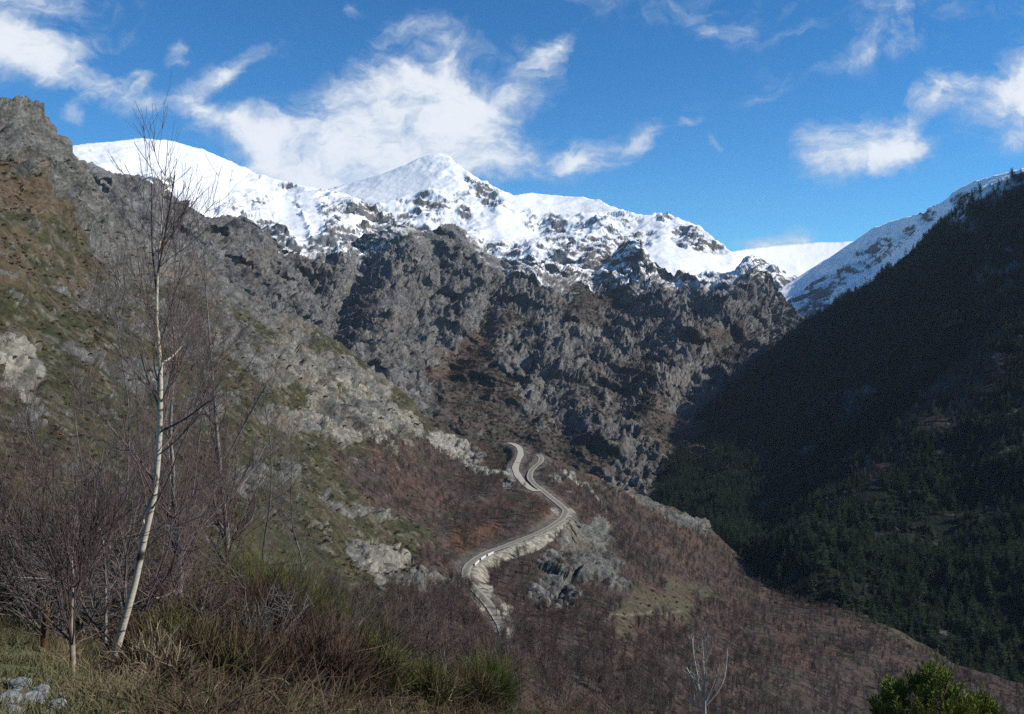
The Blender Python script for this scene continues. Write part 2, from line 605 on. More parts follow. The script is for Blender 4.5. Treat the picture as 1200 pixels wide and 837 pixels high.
    snow = low * sstep(.30, .48, nzz + fbm(p, 24, 3, .6, 99) * .3)
    snow = np.maximum(snow, sstep(0.35, .6, ells(uu, vv, [(345, 296, 18, 10, 20), (420, 283, 14, 5, 20), (690, 318, 20, 4, 10, .8), (715, 322, 8, 4, 0)], .4)) * sstep(.2, .4, nzz))
    s_ = back_ext(L.f(snow), L).ravel()
    alb = back_ext(c.reshape(L.shape + (3,)), L).reshape(-1, 3)
    V = L.finish(D)
    o = mesh_obj('rocky_mountain', V.reshape(-1, 3), grid_faces(*V.shape[:2]), MAT['rock_far'], attrs={'snow': s_}, cols={'albedo': alb})
    tag(o, kind='structure')
    L.D = D; L.scrub = scrub; L.nz = nz
    LAY['B'] = L


# --- C: snow peaks -----------------------------------------------------------------
def build_snow(name, u0, u1, du, rows, top, bot, cp, seed, thr, amp, snowtone=1.0, big_ang=50):
    L = Layer(u0, u1, du, rows, top, bot, cp, back=(1.2, .9))
    p = L.pts.astype(f32)
    u, v = L.U.ravel(), L.V.ravel()
    sp = stretch(p, big_ang, 1.8)
    big = ridged(sp, 520, 6, .52, seed)
    mid = ridged(stretch(p, big_ang + 10, 1.5), 150, 5, .58, seed + 10)
    fc1, e1 = facets(stretch(p, big_ang, 1.4), 75, seed + 3, .9)
    fc2, _ = facets(stretch(p, big_ang, 1.4), 34, seed + 4, 1.0)
    th = thr(u, v)                                     # how rocky: 0 smooth snowfield .. 1 bare crags
    w = .06 + .94 * np.clip(th, 0, 1)
    d = (big * 60 * (.18 + .82 * w) + mid * 26 * w + fc1 * 30 * w + fc2 * 13 * w + fbm(p, 30, 3, .6, seed + 20) * 3) * amp
    D = L.settle(L.P0 + L.N0 * L.f(d)[..., None], 8)
    nz = grid_normals(D)
    nz[np.sum(nz * D, -1) > 0] *= -1
    n0 = L.N0[..., 2].ravel()
    steep = nz[..., 2].ravel() - n0 * .75                # steeper than the general slope -> bare rock
    x = steep * 1.5 + .53 - th * .80 + (fbm(stretch(p, big_ang + 5, 2.4), 95, 6, .66, seed + 30) * .55 + fbm(p, 220, 3, .6, seed + 33) * .3) * np.clip(th * 3, .45, 1)
    snow = sstep(-.06, .07, x)
    c = np.array([.15, .15, .155]) * (1 + .5 * np.clip(fbm(p, 60, 4, .6, seed + 40), -.6, .8))[:, None]
    c = lerpc(c, [.17, .145, .12], sstep(0, .5, fbm(p, 200, 3, .5, seed + 41)))
    V = L.finish(D)
    o = mesh_obj(name, V.reshape(-1, 3), grid_faces(*V.shape[:2]), MAT['rock_snow'],
                 attrs={'snow': back_ext(L.f(snow), L).ravel()}, cols={'albedo': back_ext(c.reshape(L.shape + (3,)), L).reshape(-1, 3)})
    tag(o, kind='structure')
    return L


def build_peaks():
    topL = [(-80, 200), (40, 182), (80, 172), (95, 169), (130, 166), (165, 162), (200, 165), (240, 176), (270, 189), (300, 203), (330, 212), (360, 219), (390, 224), (412, 229), (430, 238), (450, 250), (470, 262), (500, 278)]
    botL = [(-80, 260), (90, 260), (200, 300), (300, 330), (400, 340), (500, 330)]
    cpL = [(-80, 200, 3000), (95, 169, 3300), (200, 165, 3500), (300, 203, 3400), (400, 226, 3200), (470, 262, 2900), (500, 278, 2800), (-80, 260, 2400), (90, 260, 2400), (200, 300, 2100), (300, 330, 2000), (400, 340, 2100), (500, 330, 2300), (300, 250, 2850), (200, 230, 2850)]

    def thrL(u, v):
        base = np.interp(v - np.interp(u, [0, 150, 250, 320, 400, 470], [40, 40, 25, 0, -8, -10]), [170, 205, 235, 258, 295], [.10, .22, .46, .8, 1.0])
        s = ells(u, v, [(185, 215, 22, 14, -10, .55), (330, 200, 30, 4, -30, .7), (438, 243, 26, 10, -35, .9), (445, 265, 22, 10, -10, .9), (310, 235, 30, 8, -20, .25)], .5)
        sn = ells(u, v, [(345, 262, 12, 34, 25, 1), (365, 250, 10, 30, 20, .9), (245, 240, 10, 20, 0, .8), (420, 262, 24, 7, 15, .9), (430, 283, 12, 5, 10, .8), (330, 250, 20, 12, 0, .6), (372, 278, 8, 16, -30, .6)], .4)
        return np.clip(np.maximum(base, s) - sn * .8, 0, 1)
    LAY['C1'] = build_snow('snowy_mountain', -80, 500, 1.5, 120, topL, botL, cpL, 200, thrL, .55, big_ang=65)

    top = [(300, 240), (360, 226), (390, 220), (412, 214), (450, 203), (475, 193), (490, 186), (503, 181), (514, 180), (526, 183), (536, 192), (548, 201), (560, 209), (575, 216), (588, 223), (602, 229), (620, 226), (640, 228), (662, 230), (680, 231), (700, 234), (720, 243),
           (745, 251), (760, 252), (775, 249), (786, 252), (800, 258), (818, 264), (832, 275), (843, 284), (856, 294), (880, 302), (900, 308), (940, 330)]
    bot = [(300, 340), (500, 350), (600, 370), (700, 380), (800, 390), (900, 390), (940, 390)]
    cp = [(300, 240, 5000), (412, 214, 5000), (510, 181, 5000), (575, 216, 4700), (640, 228, 4700), (720, 243, 4400), (800, 258, 4100), (856, 294, 3800), (940, 330, 3600), (300, 340, 3600), (500, 350, 3100), (600, 370, 2950), (700, 380, 2900), (800, 390, 2900), (900, 390, 3000), (940, 390, 3050),
          (500, 250, 4300), (600, 280, 3900), (700, 290, 3700), (800, 310, 3500), (430, 245, 4500)]

    def thr(u, v):
        lo = np.interp(u, [300, 450, 540, 620, 700, 745, 760, 800, 870, 940], [262, 262, 285, 296, 278, 276, 300, 322, 322, 330])
        base = np.interp(v - lo, [-60, -25, -5, 15, 40], [.14, .30, .55, .78, .95])
        s = ells(u, v, [(505, 245, 24, 20, 0, .75), (535, 232, 20, 8, 30, .6), (575, 232, 30, 11, -50, .9), (560, 218, 22, 7, -35, .75), (545, 250, 10, 6, 0, .8), (512, 190, 8, 3, 0, .3),
                        (640, 262, 40, 14, -15, .62), (700, 268, 36, 10, 0, .62), (810, 282, 24, 16, -25, .85), (780, 255, 14, 6, 0, .7), (738, 258, 16, 6, 0, .6), (842, 293, 14, 8, -30, .8), (745, 285, 26, 16, 10, .9), (715, 252, 20, 6, 0, .4)], .5)
        sn = ells(u, v, [(800, 308, 60, 18, -12, 1), (770, 300, 20, 16, 30, .7), (855, 308, 26, 14, -10, .9), (450, 220, 50, 14, 15, .8), (590, 265, 22, 16, 0, .5), (650, 240, 60, 9, -5, .8)], .45)
        return np.clip(np.maximum(base, s) - sn * .9, 0, 1)
    LAY['C2'] = build_snow('snowy_summit', 300, 940, 1.5, 150, top, bot, cp, 300, thr, .72, big_ang=55)

    top = [(820, 300), (855, 295), (880, 291), (905, 288), (930, 286), (960, 284), (985, 284), (1005, 282), (1040, 279), (1100, 275)]
    bot = [(820, 400), (1100, 400)]
    cp = [(820, 300, 4800), (930, 286, 5200), (1005, 282, 5300), (1100, 275, 5400), (820, 400, 3900), (930, 400, 3900), (1100, 400, 4000)]
    LAY['D1'] = build_snow('snowy_plateau', 820, 1100, 2.2, 50, top, bot, cp, 400, lambda u, v: np.full(np.shape(u), .16), .4)

    top = [(880, 345), (905, 345), (930, 328), (955, 312), (975, 300), (992, 288), (1005, 280), (1022, 268), (1045, 259), (1065, 254), (1080, 250), (1090, 243), (1102, 238), (1115, 229), (1125, 220), (1140, 213), (1165, 206), (1200, 197), (1300, 180)]
    bot = [(880, 420), (960, 410), (1050, 380), (1120, 320), (1300, 280)]
    cp = [(880, 345, 3300), (930, 328, 3300), (992, 288, 3300), (1045, 259, 3150), (1115, 229, 2850), (1200, 197, 2650), (1300, 180, 2500), (880, 420, 2700), (960, 410, 2500), (1050, 380, 2400), (1120, 320, 2300), (1300, 280, 2100)]

    def thr2(u, v):
        b = ells(u, v, [(1000, 322, 46, 12, 32, .62), (950, 352, 40, 16, 35, .70), (1030, 290, 36, 10, 15, .55), (1060, 275, 20, 8, 20, .5), (1085, 255, 12, 8, 20, .6), (985, 345, 60, 10, 38, .62), (1125, 232, 14, 8, 20, .6), (940, 372, 40, 14, 35, .8)], .6)
        return np.clip(np.maximum(.20, b * 1.45), 0, 1)
    LAY['D2'] = build_snow('snowy_ridge', 880, 1300, 1.6, 120, top, bot, cp, 500, thr2, .42, big_ang=35)


# --- E: the wooded mountainside in shade on the right ---------------------------
def build_woodside():
    top = [(740, 590), (770, 560), (785, 540), (800, 516), (825, 484), (850, 460), (900, 414), (945, 376), (975, 360), (1000, 346), (1050, 310), (1085, 280), (1110, 256), (1130, 236), (1145, 224), (1165, 214), (1200, 202), (1260, 176), (1340, 140)]
    bot = [(740, 660), (800, 690), (850, 720), (900, 730), (1000, 760), (1100, 810), (1200, 850), (1340, 880)]
    cp = [(740, 590, 1080), (785, 540, 1200), (800, 516, 1300), (850, 460, 1550), (900, 414, 1750), (945, 376, 1880), (1000, 346, 1820), (1050, 310, 1720), (1085, 280, 1640), (1145, 224, 1540), (1200, 202, 1450), (1340, 140, 1250),
          (740, 660, 820), (800, 690, 720), (850, 720, 640), (900, 730, 590), (1000, 760, 520), (1100, 810, 470), (1200, 850, 440), (1340, 880, 410),
          (840, 630, 790), (900, 680, 660), (1000, 718, 575), (1120, 778, 500), (1200, 800, 490),
          (1200, 500, 800), (1100, 500, 900), (1000, 500, 1040), (900, 500, 1240), (1200, 350, 1080), (1100, 380, 1160), (1000, 600, 780), (1100, 600, 720), (1200, 620, 640), (900, 600, 900), (1340, 400, 900), (1340, 600, 620)]
    L = Layer(740, 1340, 2.0, 240, top, bot, cp, back=(.7, .35))
    p = L.pts.astype(f32)
    u, v = L.U.ravel(), L.V.ravel()
    d = ridged(stretch(p, 35, 1.6), 230, 4, .5, 610) * 16 + fbm(p, 40, 4, .55, 620) * 6

    def spur(pts, wdt, amp):
        pts = np.asarray(pts, float)
        best = np.full(len(u), 9e9)
        for a, b in zip(pts[:-1], pts[1:]):
            ab = b - a
            t = np.clip(((u - a[0]) * ab[0] + (v - a[1]) * ab[1]) / (ab @ ab), 0, 1)
            best = np.minimum(best, np.hypot(u - a[0] - t * ab[0], v - a[1] - t * ab[1]))
        return amp * np.exp(-(best / wdt) ** 2)
    d = d + spur([(1340, 300), (1210, 395), (1120, 500), (1030, 600), (960, 680)], 50, 26) + spur([(1100, 400), (1000, 520), (900, 610)], 40, -14)
    rockm = ells(u + fbm(p, 60, 3, .6, 640) * 30, v + fbm(p, 60, 3, .6, 641) * 20, [(1165, 315, 34, 9, 25, .8), (1105, 300, 14, 6, 45, .8), (1110, 265, 12, 7, 30), (990, 470, 12, 16, 0, .85), (945, 520, 18, 9, 40, .7), (1010, 455, 9, 7, 0, .7), (1195, 500, 10, 10, 0), (895, 575, 14, 8, 40), (1130, 255, 10, 6, 0)], .5)
    rockm = sstep(.38, .7, rockm + fbm(p, 16, 5, .7, 642) * .95)
    fc, _ = facets(p, 14, 66, 1.0)
    d = d + fc * 6 * rockm
    D = L.settle(L.P0 + L.N0 * L.f(d)[..., None], 8)
    bare = ells(u + fbm(p, 90, 3, .6, 643) * 40, v + fbm(p, 90, 3, .6, 644) * 25, [(1110, 490, 30, 120, -38), (1050, 560, 50, 34, 30, .8), (1130, 430, 26, 40, -30, .8), (880, 540, 26, 40, -40, .5), (1130, 255, 20, 16, 0)], .6)
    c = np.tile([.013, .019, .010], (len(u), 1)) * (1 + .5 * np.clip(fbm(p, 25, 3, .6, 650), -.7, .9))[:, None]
    c = lerpc(c, [.050, .036, .032], sstep(.3, .75, bare + fbm(p, 30, 3, .6, 651) * .3))
    c = lerpc(c, [.15, .145, .135], rockm * .9)
    topy = poly(top)(u)
    sn = sstep(26, 4, (v - topy) + fbm(p, 40, 4, .6, 652) * 16 + np.interp(u, [1080, 1120, 1150, 1200], [40, 6, 4, 14]))
    V = L.finish(D)
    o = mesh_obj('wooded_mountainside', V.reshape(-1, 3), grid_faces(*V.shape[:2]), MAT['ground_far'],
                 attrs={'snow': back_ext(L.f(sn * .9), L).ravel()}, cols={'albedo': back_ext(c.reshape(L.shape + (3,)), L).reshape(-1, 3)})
    tag(o, kind='structure')
    L.D = D; L.bare = bare; L.rockm = rockm
    LAY['E'] = L


# --- A: the sunny hillside with the road -----------------------------------------
A_TOP = [(-160, 128), (-80, 124), (0, 121), (12, 118), (25, 117), (38, 119), (50, 126), (60, 138), (72, 152), (80, 166), (88, 182), (97, 200), (104, 212), (112, 232), (130, 250), (160, 272), (200, 292), (250, 318), (290, 345), (340, 366), (370, 383), (400, 402), (440, 436), (470, 458),
         (490, 480), (505, 497), (530, 508), (560, 516), (590, 519), (605, 519), (625, 526), (645, 537), (700, 560), (760, 586), (800, 600), (830, 614), (845, 632), (870, 655), (900, 678), (940, 695), (1000, 714), (1050, 737), (1120, 778), (1200, 803), (1330, 830)]
A_CP = [(-160, 128, 330), (0, 121, 420), (0, 200, 350), (0, 300, 270), (0, 400, 205), (0, 500, 140), (0, 600, 85), (0, 700, 48), (0, 870, 27), (-160, 300, 200), (-160, 500, 100), (-160, 700, 40), (-160, 870, 24),
        (60, 140, 440), (100, 205, 470), (112, 232, 480), (100, 300, 370), (160, 272, 520), (200, 292, 540), (200, 400, 350), (200, 500, 250), (200, 600, 165), (200, 700, 100), (200, 870, 50),
        (290, 345, 580), (340, 366, 580), (330, 450, 420), (330, 550, 320), (330, 650, 215), (330, 750, 135), (330, 870, 80),
        (400, 402, 590), (440, 436, 585), (450, 500, 470), (450, 600, 370), (450, 655, 300), (450, 700, 240), (450, 780, 125), (450, 870, 78),
        (500, 495, 590), (560, 518, 610), (545, 670, 335), (556, 610, 410), (590, 745, 275), (600, 800, 165), (600, 870, 105),
        (605, 527, 570), (640, 540, 535), (625, 570, 480), (664, 601, 432), (610, 633, 388), (575, 712, 295), (560, 690, 318), (700, 560, 590), (760, 588, 640), (830, 616, 690), (845, 632, 715),
        (700, 610, 470), (680, 650, 400), (700, 720, 315), (700, 800, 225), (700, 870, 165),
        (800, 660, 530), (800, 720, 410), (800, 800, 285), (800, 870, 215), (900, 678, 640), (940, 696, 600), (1000, 715, 560), (1050, 738, 530), (1120, 778, 490), (1200, 803, 470), (1330, 830, 440),
        (900, 750, 440), (900, 830, 310), (1000, 780, 430), (1000, 870, 320), (1100, 830, 400), (1200, 870, 380), (1330, 880, 380)]
ROAD = [(590, 775), (593, 757), (590, 738), (582, 722), (569, 704), (556, 690), (546, 676), (548, 665), (558, 655), (573, 647), (592, 640), (612, 632), (634, 623), (650, 614), (660, 606), (663, 599), (657, 592), (647, 584), (636, 575), (626, 567), (621, 560), (622, 553), (628, 546), (634, 540), (634, 536), (631, 533)]
TRACK = [(634, 574), (628, 575), (621, 572), (614, 566), (607, 557), (604, 549), (607, 540), (610, 532), (609, 526), (603, 521), (596, 519)]


def spline(pts, n):
    a = np.asarray(pts, float)
    k = np.r_[0, np.cumsum(np.linalg.norm(np.diff(a, axis=0), axis=1))]
    tt = np.linspace(0, k[-1], n)
    # Catmull-Rom through the points
    m = np.gradient(a, k, axis=0)
    i = np.clip(np.searchsorted(k, tt, 'right') - 1, 0, len(k) - 2)
    h = (k[i + 1] - k[i])[:, None]
    s = ((tt - k[i]) / (k[i + 1] - k[i]))[:, None]
    return ((2 * s ** 3 - 3 * s ** 2 + 1) * a[i] + (s ** 3 - 2 * s ** 2 + s) * h * m[i] + (-2 * s ** 3 + 3 * s ** 2) * a[i + 1] + (s ** 3 - s ** 2) * h * m[i + 1])


def build_hillside():
    bot = [(-160, 880), (1330, 880)]
    L = Layer(-160, 1330, 1.75, 400, A_TOP, bot, A_CP, back=(.8, .75), power=.85)
    p = L.pts.astype(f32)
    u, v = L.U.ravel(), L.V.ravel()
    R = L.R.ravel()
    w1, w2 = fbm(p, 45, 4, .6, 701), fbm(p, 45, 4, .6, 702)
    uu, vv = u + w1 * 26, v + w2 * 20
    ROCK = [(35, 165, 90, 52, -20), (85, 215, 40, 50, -50), (135, 262, 46, 36, -30), (200, 300, 60, 26, -25), (165, 310, 50, 30, -20, .75), (270, 345, 60, 22, -28), (320, 375, 60, 20, -25, .9), (250, 400, 50, 30, -10, .72),
            (310, 430, 50, 26, -10, .9), (360, 430, 40, 26, -30), (395, 485, 46, 26, -8, 1), (440, 480, 30, 34, -40, 1), (420, 440, 40, 16, -38, .9), (470, 500, 22, 26, -40, .8), (345, 500, 50, 18, 0, .8), (200, 380, 50, 30, 0, .66), (15, 425, 26, 36, 20, 1), (35, 490, 24, 18, 10, .8),
            (100, 420, 40, 12, -20, .66), (80, 345, 30, 10, -30, .5), (445, 655, 40, 26, -25, .95), (500, 682, 34, 16, -25, .8), (345, 556, 16, 16, 0, .95), (400, 592, 26, 10, -25, .72), (440, 600, 18, 8, -40, .7), (300, 560, 30, 18, 0, .6), (130, 345, 40, 16, -20, .68), (160, 440, 50, 16, -10, .68), (240, 480, 40, 20, 0, .6),
            (540, 528, 54, 10, -28, .9), (585, 552, 26, 9, -35, .85), (665, 565, 26, 8, -32, .8), (690, 585, 26, 7, -32, .75), (690, 642, 26, 30, -60, 1.1), (642, 690, 32, 30, 0, 1.0), (715, 668, 28, 14, -40, .9), (665, 665, 30, 20, 0, .8), (770, 592, 40, 12, -22, .9), (820, 606, 20, 14, -30, .8), (730, 572, 30, 10, -22, .7), (520, 600, 24, 16, 0, .3), (590, 610, 30, 6, 30, .4)]
    rk = ells(uu, vv, ROCK, .45)
    brk = fbm(p, 11, 4, .62, 710)
    rock = sstep(.40, .60, rk + brk * .50 + fbm(p, 24, 3, .6, 713) * .3 + fbm(p, 3.5, 3, .6, 711) * .12)
    rock = np.maximum(rock, sstep(.34, .5, fbm(p, 6, 4, .62, 712)) * sstep(560, 420, u) * sstep(760, 640, v) * .9)   # loose boulders in the heath
    crag = ells(u, v, [(35, 165, 100, 62, -20), (85, 225, 45, 60, -50)], .4)
    sp = stretch(p, 70, 1.35)
    f1, ea = facets(sp + np.stack([w1, w2, w1], -1) * 3, 15, 21, 1.1)
    f2, eb = facets(stretch(p, 75, 1.25) + np.stack([w2, w1, w2], -1) * 1.2, 4.6, 22, 1.0)
    crack = -3.2 * np.exp(-(ea / .10) ** 2) - 1.7 * np.exp(-(eb / .12) ** 2)
    f3, _ = facets(p, 2.3, 23, 1.0)
    big = ridged(sp, 75, 4, .5, 720)
    pxm = R / F
    near = np.clip(R / 260, .12, 1)
    d = big * 6.0 * near * (.5 + crag * 1.3) * sstep(900, 640, u + np.maximum(0, v - 560))
    d = d + rock * near * (.8 + (f1 * (3.8 + 2.0 * crag) + f2 * 1.7) * (1 - .65 * sstep(.86, .97, L.T.ravel()) * (u < 330)) + f3 * .35 + crack * .8)
    d = d + (1 - rock) * (brk * .9 * near + fbm(p, 1.6, 2, .6, 730) * .35)
    d = d + fbm(p, 30, 3, .5, 731) * 2.0 * near
    D = L.settle(L.P0 + L.N0 * L.f(d)[..., None], 22, 1.0, 7.0).reshape(-1, 3)
    # ---- the road cut: level the ground round the roads
    roads = {}
    roadmask = np.zeros(len(u)); bankmask = np.zeros(len(u))
    for nm, pts, wd, n in (('road', ROAD, 1.6, 420), ('track', TRACK, 2.2, 160)):
        q = spline(pts, n)
        r = smooth1(L.depth(q[:, 0], q[:, 1]), 22 if nm == 'road' else 10)
        c3 = at(q[:, 0], q[:, 1], r)
        c3[:, 2] = smooth1(c3[:, 2], 30 if nm == 'road' else 12)
        # keep the line where the photo shows it: slide along the ray to the smoothed level
        rr = ray(q[:, 0], q[:, 1])
        kk = c3[:, 2] / rr[:, 2]
        c3 = rr * kk[:, None]
        roads[nm] = (c3, wd)
        best = np.full(len(u), 9e9); zz = np.zeros(len(u)); side = np.zeros(len(u))
        sel = np.where((u > 520) & (u < 700) & (v > 500) & (v < 800))[0]
        P = D[sel]
        tg = np.gradient(c3, axis=0)
        for i in range(0, len(sel), 4000):
            dd = np.hypot(P[i:i + 4000, None, 0] - c3[None, :, 0], P[i:i + 4000, None, 1] - c3[None, :, 1])
            j = dd.argmin(1)
            best[sel[i:i + 4000]] = dd[np.arange(len(j)), j]
            zz[sel[i:i + 4000]] = c3[j, 2]
            e = P[i:i + 4000, :2] - c3[j, :2]
            side[sel[i:i + 4000]] = np.sign(tg[j, 0] * e[:, 1] - tg[j, 1] * e[:, 0])
        flat = sstep(wd + 7, wd + 1.2, best)
        D[:, 2] += (zz - .25 - D[:, 2]) * flat
        roadmask = np.maximum(roadmask, sstep(wd + 1.6, wd + .4, best))
        bankmask = np.maximum(bankmask, sstep(wd + 6.5, wd + 2.5, best))
    D = D.reshape(L.P0.shape)
    # ---- cover colours
    n = len(u)
    heath = lerpc(np.tile([.055, .055, .024], (n, 1)), [.088, .072, .040], sstep(-.25, .35, fbm(p, 14, 4, .62, 740)))
    heath = lerpc(heath, [.030, .034, .016], sstep(.05, .4, fbm(p, 7, 3, .6, 741)) * .8)
    heath = lerpc(heath, [.17, .155, .12], sstep(.12, .42, fbm(p, 5, 3, .6, 742)) * .6)
    scr = ells(uu, vv, [(520, 570, 130, 60, -20), (560, 620, 60, 50, 0), (470, 545, 60, 22, -15), (620, 600, 50, 40, 0), (600, 680, 110, 70, -20), (760, 640, 120, 60, -22), (650, 560, 60, 30, -25), (450, 760, 140, 60, 0), (650, 790, 160, 80, 0), (850, 780, 260, 110, -15), (1100, 830, 220, 70, -15), (930, 720, 90, 30, -20), (350, 740, 100, 50, 0)], .45)
    scrc = lerpc(np.tile([.080, .058, .050], (n, 1)), [.105, .066, .050], sstep(-.3, .3, fbm(p, 30, 3, .6, 744)))
    scrc = lerpc(scrc, [.060, .052, .034], sstep(.0, .4, fbm(p, 16, 3, .6, 745)))
    c = lerpc(heath, scrc, sstep(.3, .7, scr + brk * .3))
    red = ells(uu, vv, [(556, 628, 30, 15, 10), (535, 640, 20, 12, 0), (640, 590, 22, 8, -20, .7), (690, 690, 26, 14, -10, .6), (760, 740, 50, 20, -10, .5), (880, 740, 90, 30, -20, .4), (560, 600, 36, 10, 0, .5)], .6)
    c = lerpc(c, [.115, .060, .036], sstep(.3, .8, red + brk * .5) * .8)
    grass = ells(uu, vv, [(772, 708, 52, 14, -8), (800, 695, 30, 9, 0), (745, 730, 36, 14, 10, .7), (760, 722, 60, 6, 4), (900, 700, 10, 4, 0)], .5)
    c = lerpc(c, [.098, .086, .050], sstep(.35, .85, grass + brk * .6) * .75)
    path = np.exp(-((v - (722 - .06 * (u - 720))) / 1.6) ** 2) * sstep(705, 715, u) * sstep(805, 790, u)
    c = lerpc(c, [.25, .22, .16], path * .7)
    brown = ells(uu, vv, [(40, 230, 70, 30, -25), (10, 300, 60, 40, -10, .6), (110, 330, 40, 14, -30, .6), (60, 560, 60, 40, 0, .5)], .5)
    c = lerpc(c, [.14, .095, .062], sstep(.3, .8, brown + brk * .5) * (1 - rock) * .7)
    rc = np.array([.150, .147, .134]) * (1 + .5 * np.clip(fbm(p, 7, 4, .62, 750), -.6, .8))[:, None]
    rc = lerpc(rc, [.285, .262, .215], sstep(-.35, .25, fbm(p, 24, 3, .6, 751)) * ells(uu, vv, [(420, 480, 110, 60, -25), (15, 430, 40, 40, 0), (450, 650, 70, 40, 0), (560, 540, 80, 30, -25)], .6))
    rc = lerpc(rc, [.07, .068, .058], sstep(.05, .45, fbm(sp, 10, 3, .6, 752)) * .7)
    rc = lerpc(rc, [.21, .155, .105], sstep(.15, .5, fbm(p, 20, 3, .6, 753)) * .5)
    c = lerpc(c, rc, rock)
    scree = ells(uu, vv, [(545, 530, 56, 6, -28), (588, 553, 24, 7, -38), (668, 566, 24, 6, -32), (700, 592, 20, 5, -32, .8)], .6)
    c = lerpc(c, [.33, .31, .27], sstep(.35, .7, scree + brk * .5) * .8)
    # pale spoil on the downhill side of the road
    spoil = ells(u, v, [(640, 628, 36, 8, 27), (664, 606, 10, 8, 0), (606, 643, 26, 6, 24), (578, 656, 18, 6, 30), (563, 672, 10, 12, 70), (566, 696, 9, 18, -40), (582, 724, 9, 20, -60), (588, 748, 8, 18, 90), (650, 596, 7, 4, -30)], .35)
    spoil = sstep(.35, .75, spoil + brk * .35)
    c = lerpc(c, [.42, .375, .29], spoil * .9)
    c = lerpc(c, [.30, .28, .24], bankmask * .35)
    V = L.finish(D)
    o = mesh_obj('hillside', V.reshape(-1, 3), grid_faces(*V.shape[:2]), MAT['ground'],
                 attrs={'snow': np.zeros(V.shape[0] * V.shape[1])}, cols={'albedo': back_ext(c.reshape(L.shape + (3,)), L).reshape(-1, 3)})
    tag(o, kind='structure')
    L.D = D; L.rock = rock; L.scr = scr; L.road = np.maximum(np.maximum(roadmask, spoil), bankmask * .7); L.grass = grass; L.red = red
    LAY['A'] = L
    return roads


def ribbon(name, c3, half, mat, lift=0.05, off=0.0, thick=0.0, parent=None):
    t = np.gradient(c3, axis=0); t[:, 2] = 0
    t /= np.linalg.norm(t, axis=1, keepdims=True)
    nrm = np.stack([-t[:, 1], t[:, 0], np.zeros(len(t))], -1)
    base = c3 + nrm * off
    if thick:
        A = base + nrm * half; B = base - nrm * half
        up = np.array([0, 0, thick])
        dn = np.array([0, 0, -.6])
        rows = np.stack([A + dn, A + up, B + up, B + dn], 1)
    else:
        offs = np.linspace(half, -half, 7)
        wob = 1 + .16 * fbm(np.c_[np.arange(len(base)) * .11, np.zeros(len(base)), np.zeros(len(base))].astype(f32) + half, 1.0, 3, .6, 5)
        rows = np.stack([base + nrm * (k * wob)[:, None] + np.array([0, 0, lift + .04 - .04 * (k / half) ** 2]) for k in offs], 1)
        return mesh_obj(name, rows.reshape(-1, 3), grid_faces(rows.shape[0], rows.shape[1]), mat, parent, attrs={'across': np.tile(np.abs(offs) / half, len(base))})
    return mesh_obj(name, rows.reshape(-1, 3), grid_faces(rows.shape[0], rows.shape[1]), mat, parent)


def build_roads(roads):
    m, N, b = new_mat('asphalt')
    geo = N.n('ShaderNodeNewGeometry')
    n1 = N.noise(geo.outputs['Position'], .8, 5, .6)
    N.l(N.mixc(n1.outputs[0], (.075, .073, .07), (.125, .12, .112)), b.inputs['Base Color'])
    mg, N, b = new_mat('gravel')
    geo = N.n('ShaderNodeNewGeometry')
    n1 = N.noise(geo.outputs['Position'], .7, 6, .7)
    N.l(N.mixc(n1.outputs[0], (.30, .27, .21), (.52, .48, .40)), b.inputs['Base Color'])
    mc, N, b = new_mat('concrete')
    geo = N.n('ShaderNodeNewGeometry')
    n1 = N.noise(geo.outputs['Position'], 1.3, 6, .7)
    N.l(N.mixc(n1.outputs[0], (.34, .33, .30), (.55, .53, .50)), b.inputs['Base Color'])
    m, N, b = new_mat('dusty_road')
    geo = N.n('ShaderNodeNewGeometry')
    ea = N.n('ShaderNodeAttribute', attribute_name='across')
    n1 = N.noise(geo.outputs['Position'], .55, 6, .7)
    n2 = N.noise(geo.outputs['Position'], .12, 3, .6)
    asp = N.mixc(n1.outputs[0], (.15, .138, .115), (.25, .232, .19))
    dirt = N.mixc(n1.outputs[0], (.28, .25, .195), (.42, .385, .305))
    e = N.math('ADD', ea.outputs['Fac'], N.math('ADD', N.math('MULTIPLY', n1.outputs[0], .5), N.math('MULTIPLY', n2.outputs[0], .5)))
    N.l(N.mixc(N.ramp(e, .85, 1.3), asp, dirt), b.inputs['Base Color'])
    c3, wd = roads['road']
    o = ribbon('road', c3, 1.75, m, .04)
    tag(o, kind='structure')
    c3b, wd = roads['track']
    o = ribbon('gravel_track', c3b, 2.0, mg, .05)
    tag(o, kind='structure')
    # white parapet pieces on the outside of the bend
    q = spline(ROAD, 420)
    i0 = int(np.argmin(np.hypot(q[:, 0] - 550, q[:, 1] - 663)))
    i1 = int(np.argmin(np.hypot(q[:, 0] - 575, q[:, 1] - 646)))
    mw, N, b = new_mat('white_concrete')
    geo = N.n('ShaderNodeNewGeometry')
    n1 = N.noise(geo.outputs['Position'], 1.0, 5, .7)
    N.l(N.mixc(n1.outputs[0], (.42, .41, .38), (.60, .58, .55)), b.inputs['Base Color'])
    step = (i1 - i0) // 3
    labs = ['white concrete parapet at the tightest part of the road bend', 'white concrete parapet between two others along the road bend', 'white concrete parapet where the road bend straightens']
    for k in range(3):
        seg = c3[i0 + k * step: i0 + (k + 1) * step - 2]
        w = ribbon('parapet', seg, .18, mw, off=-2.3, thick=.62)
        tag(w, labs[k], 'parapet', 'parapets along the road bend')


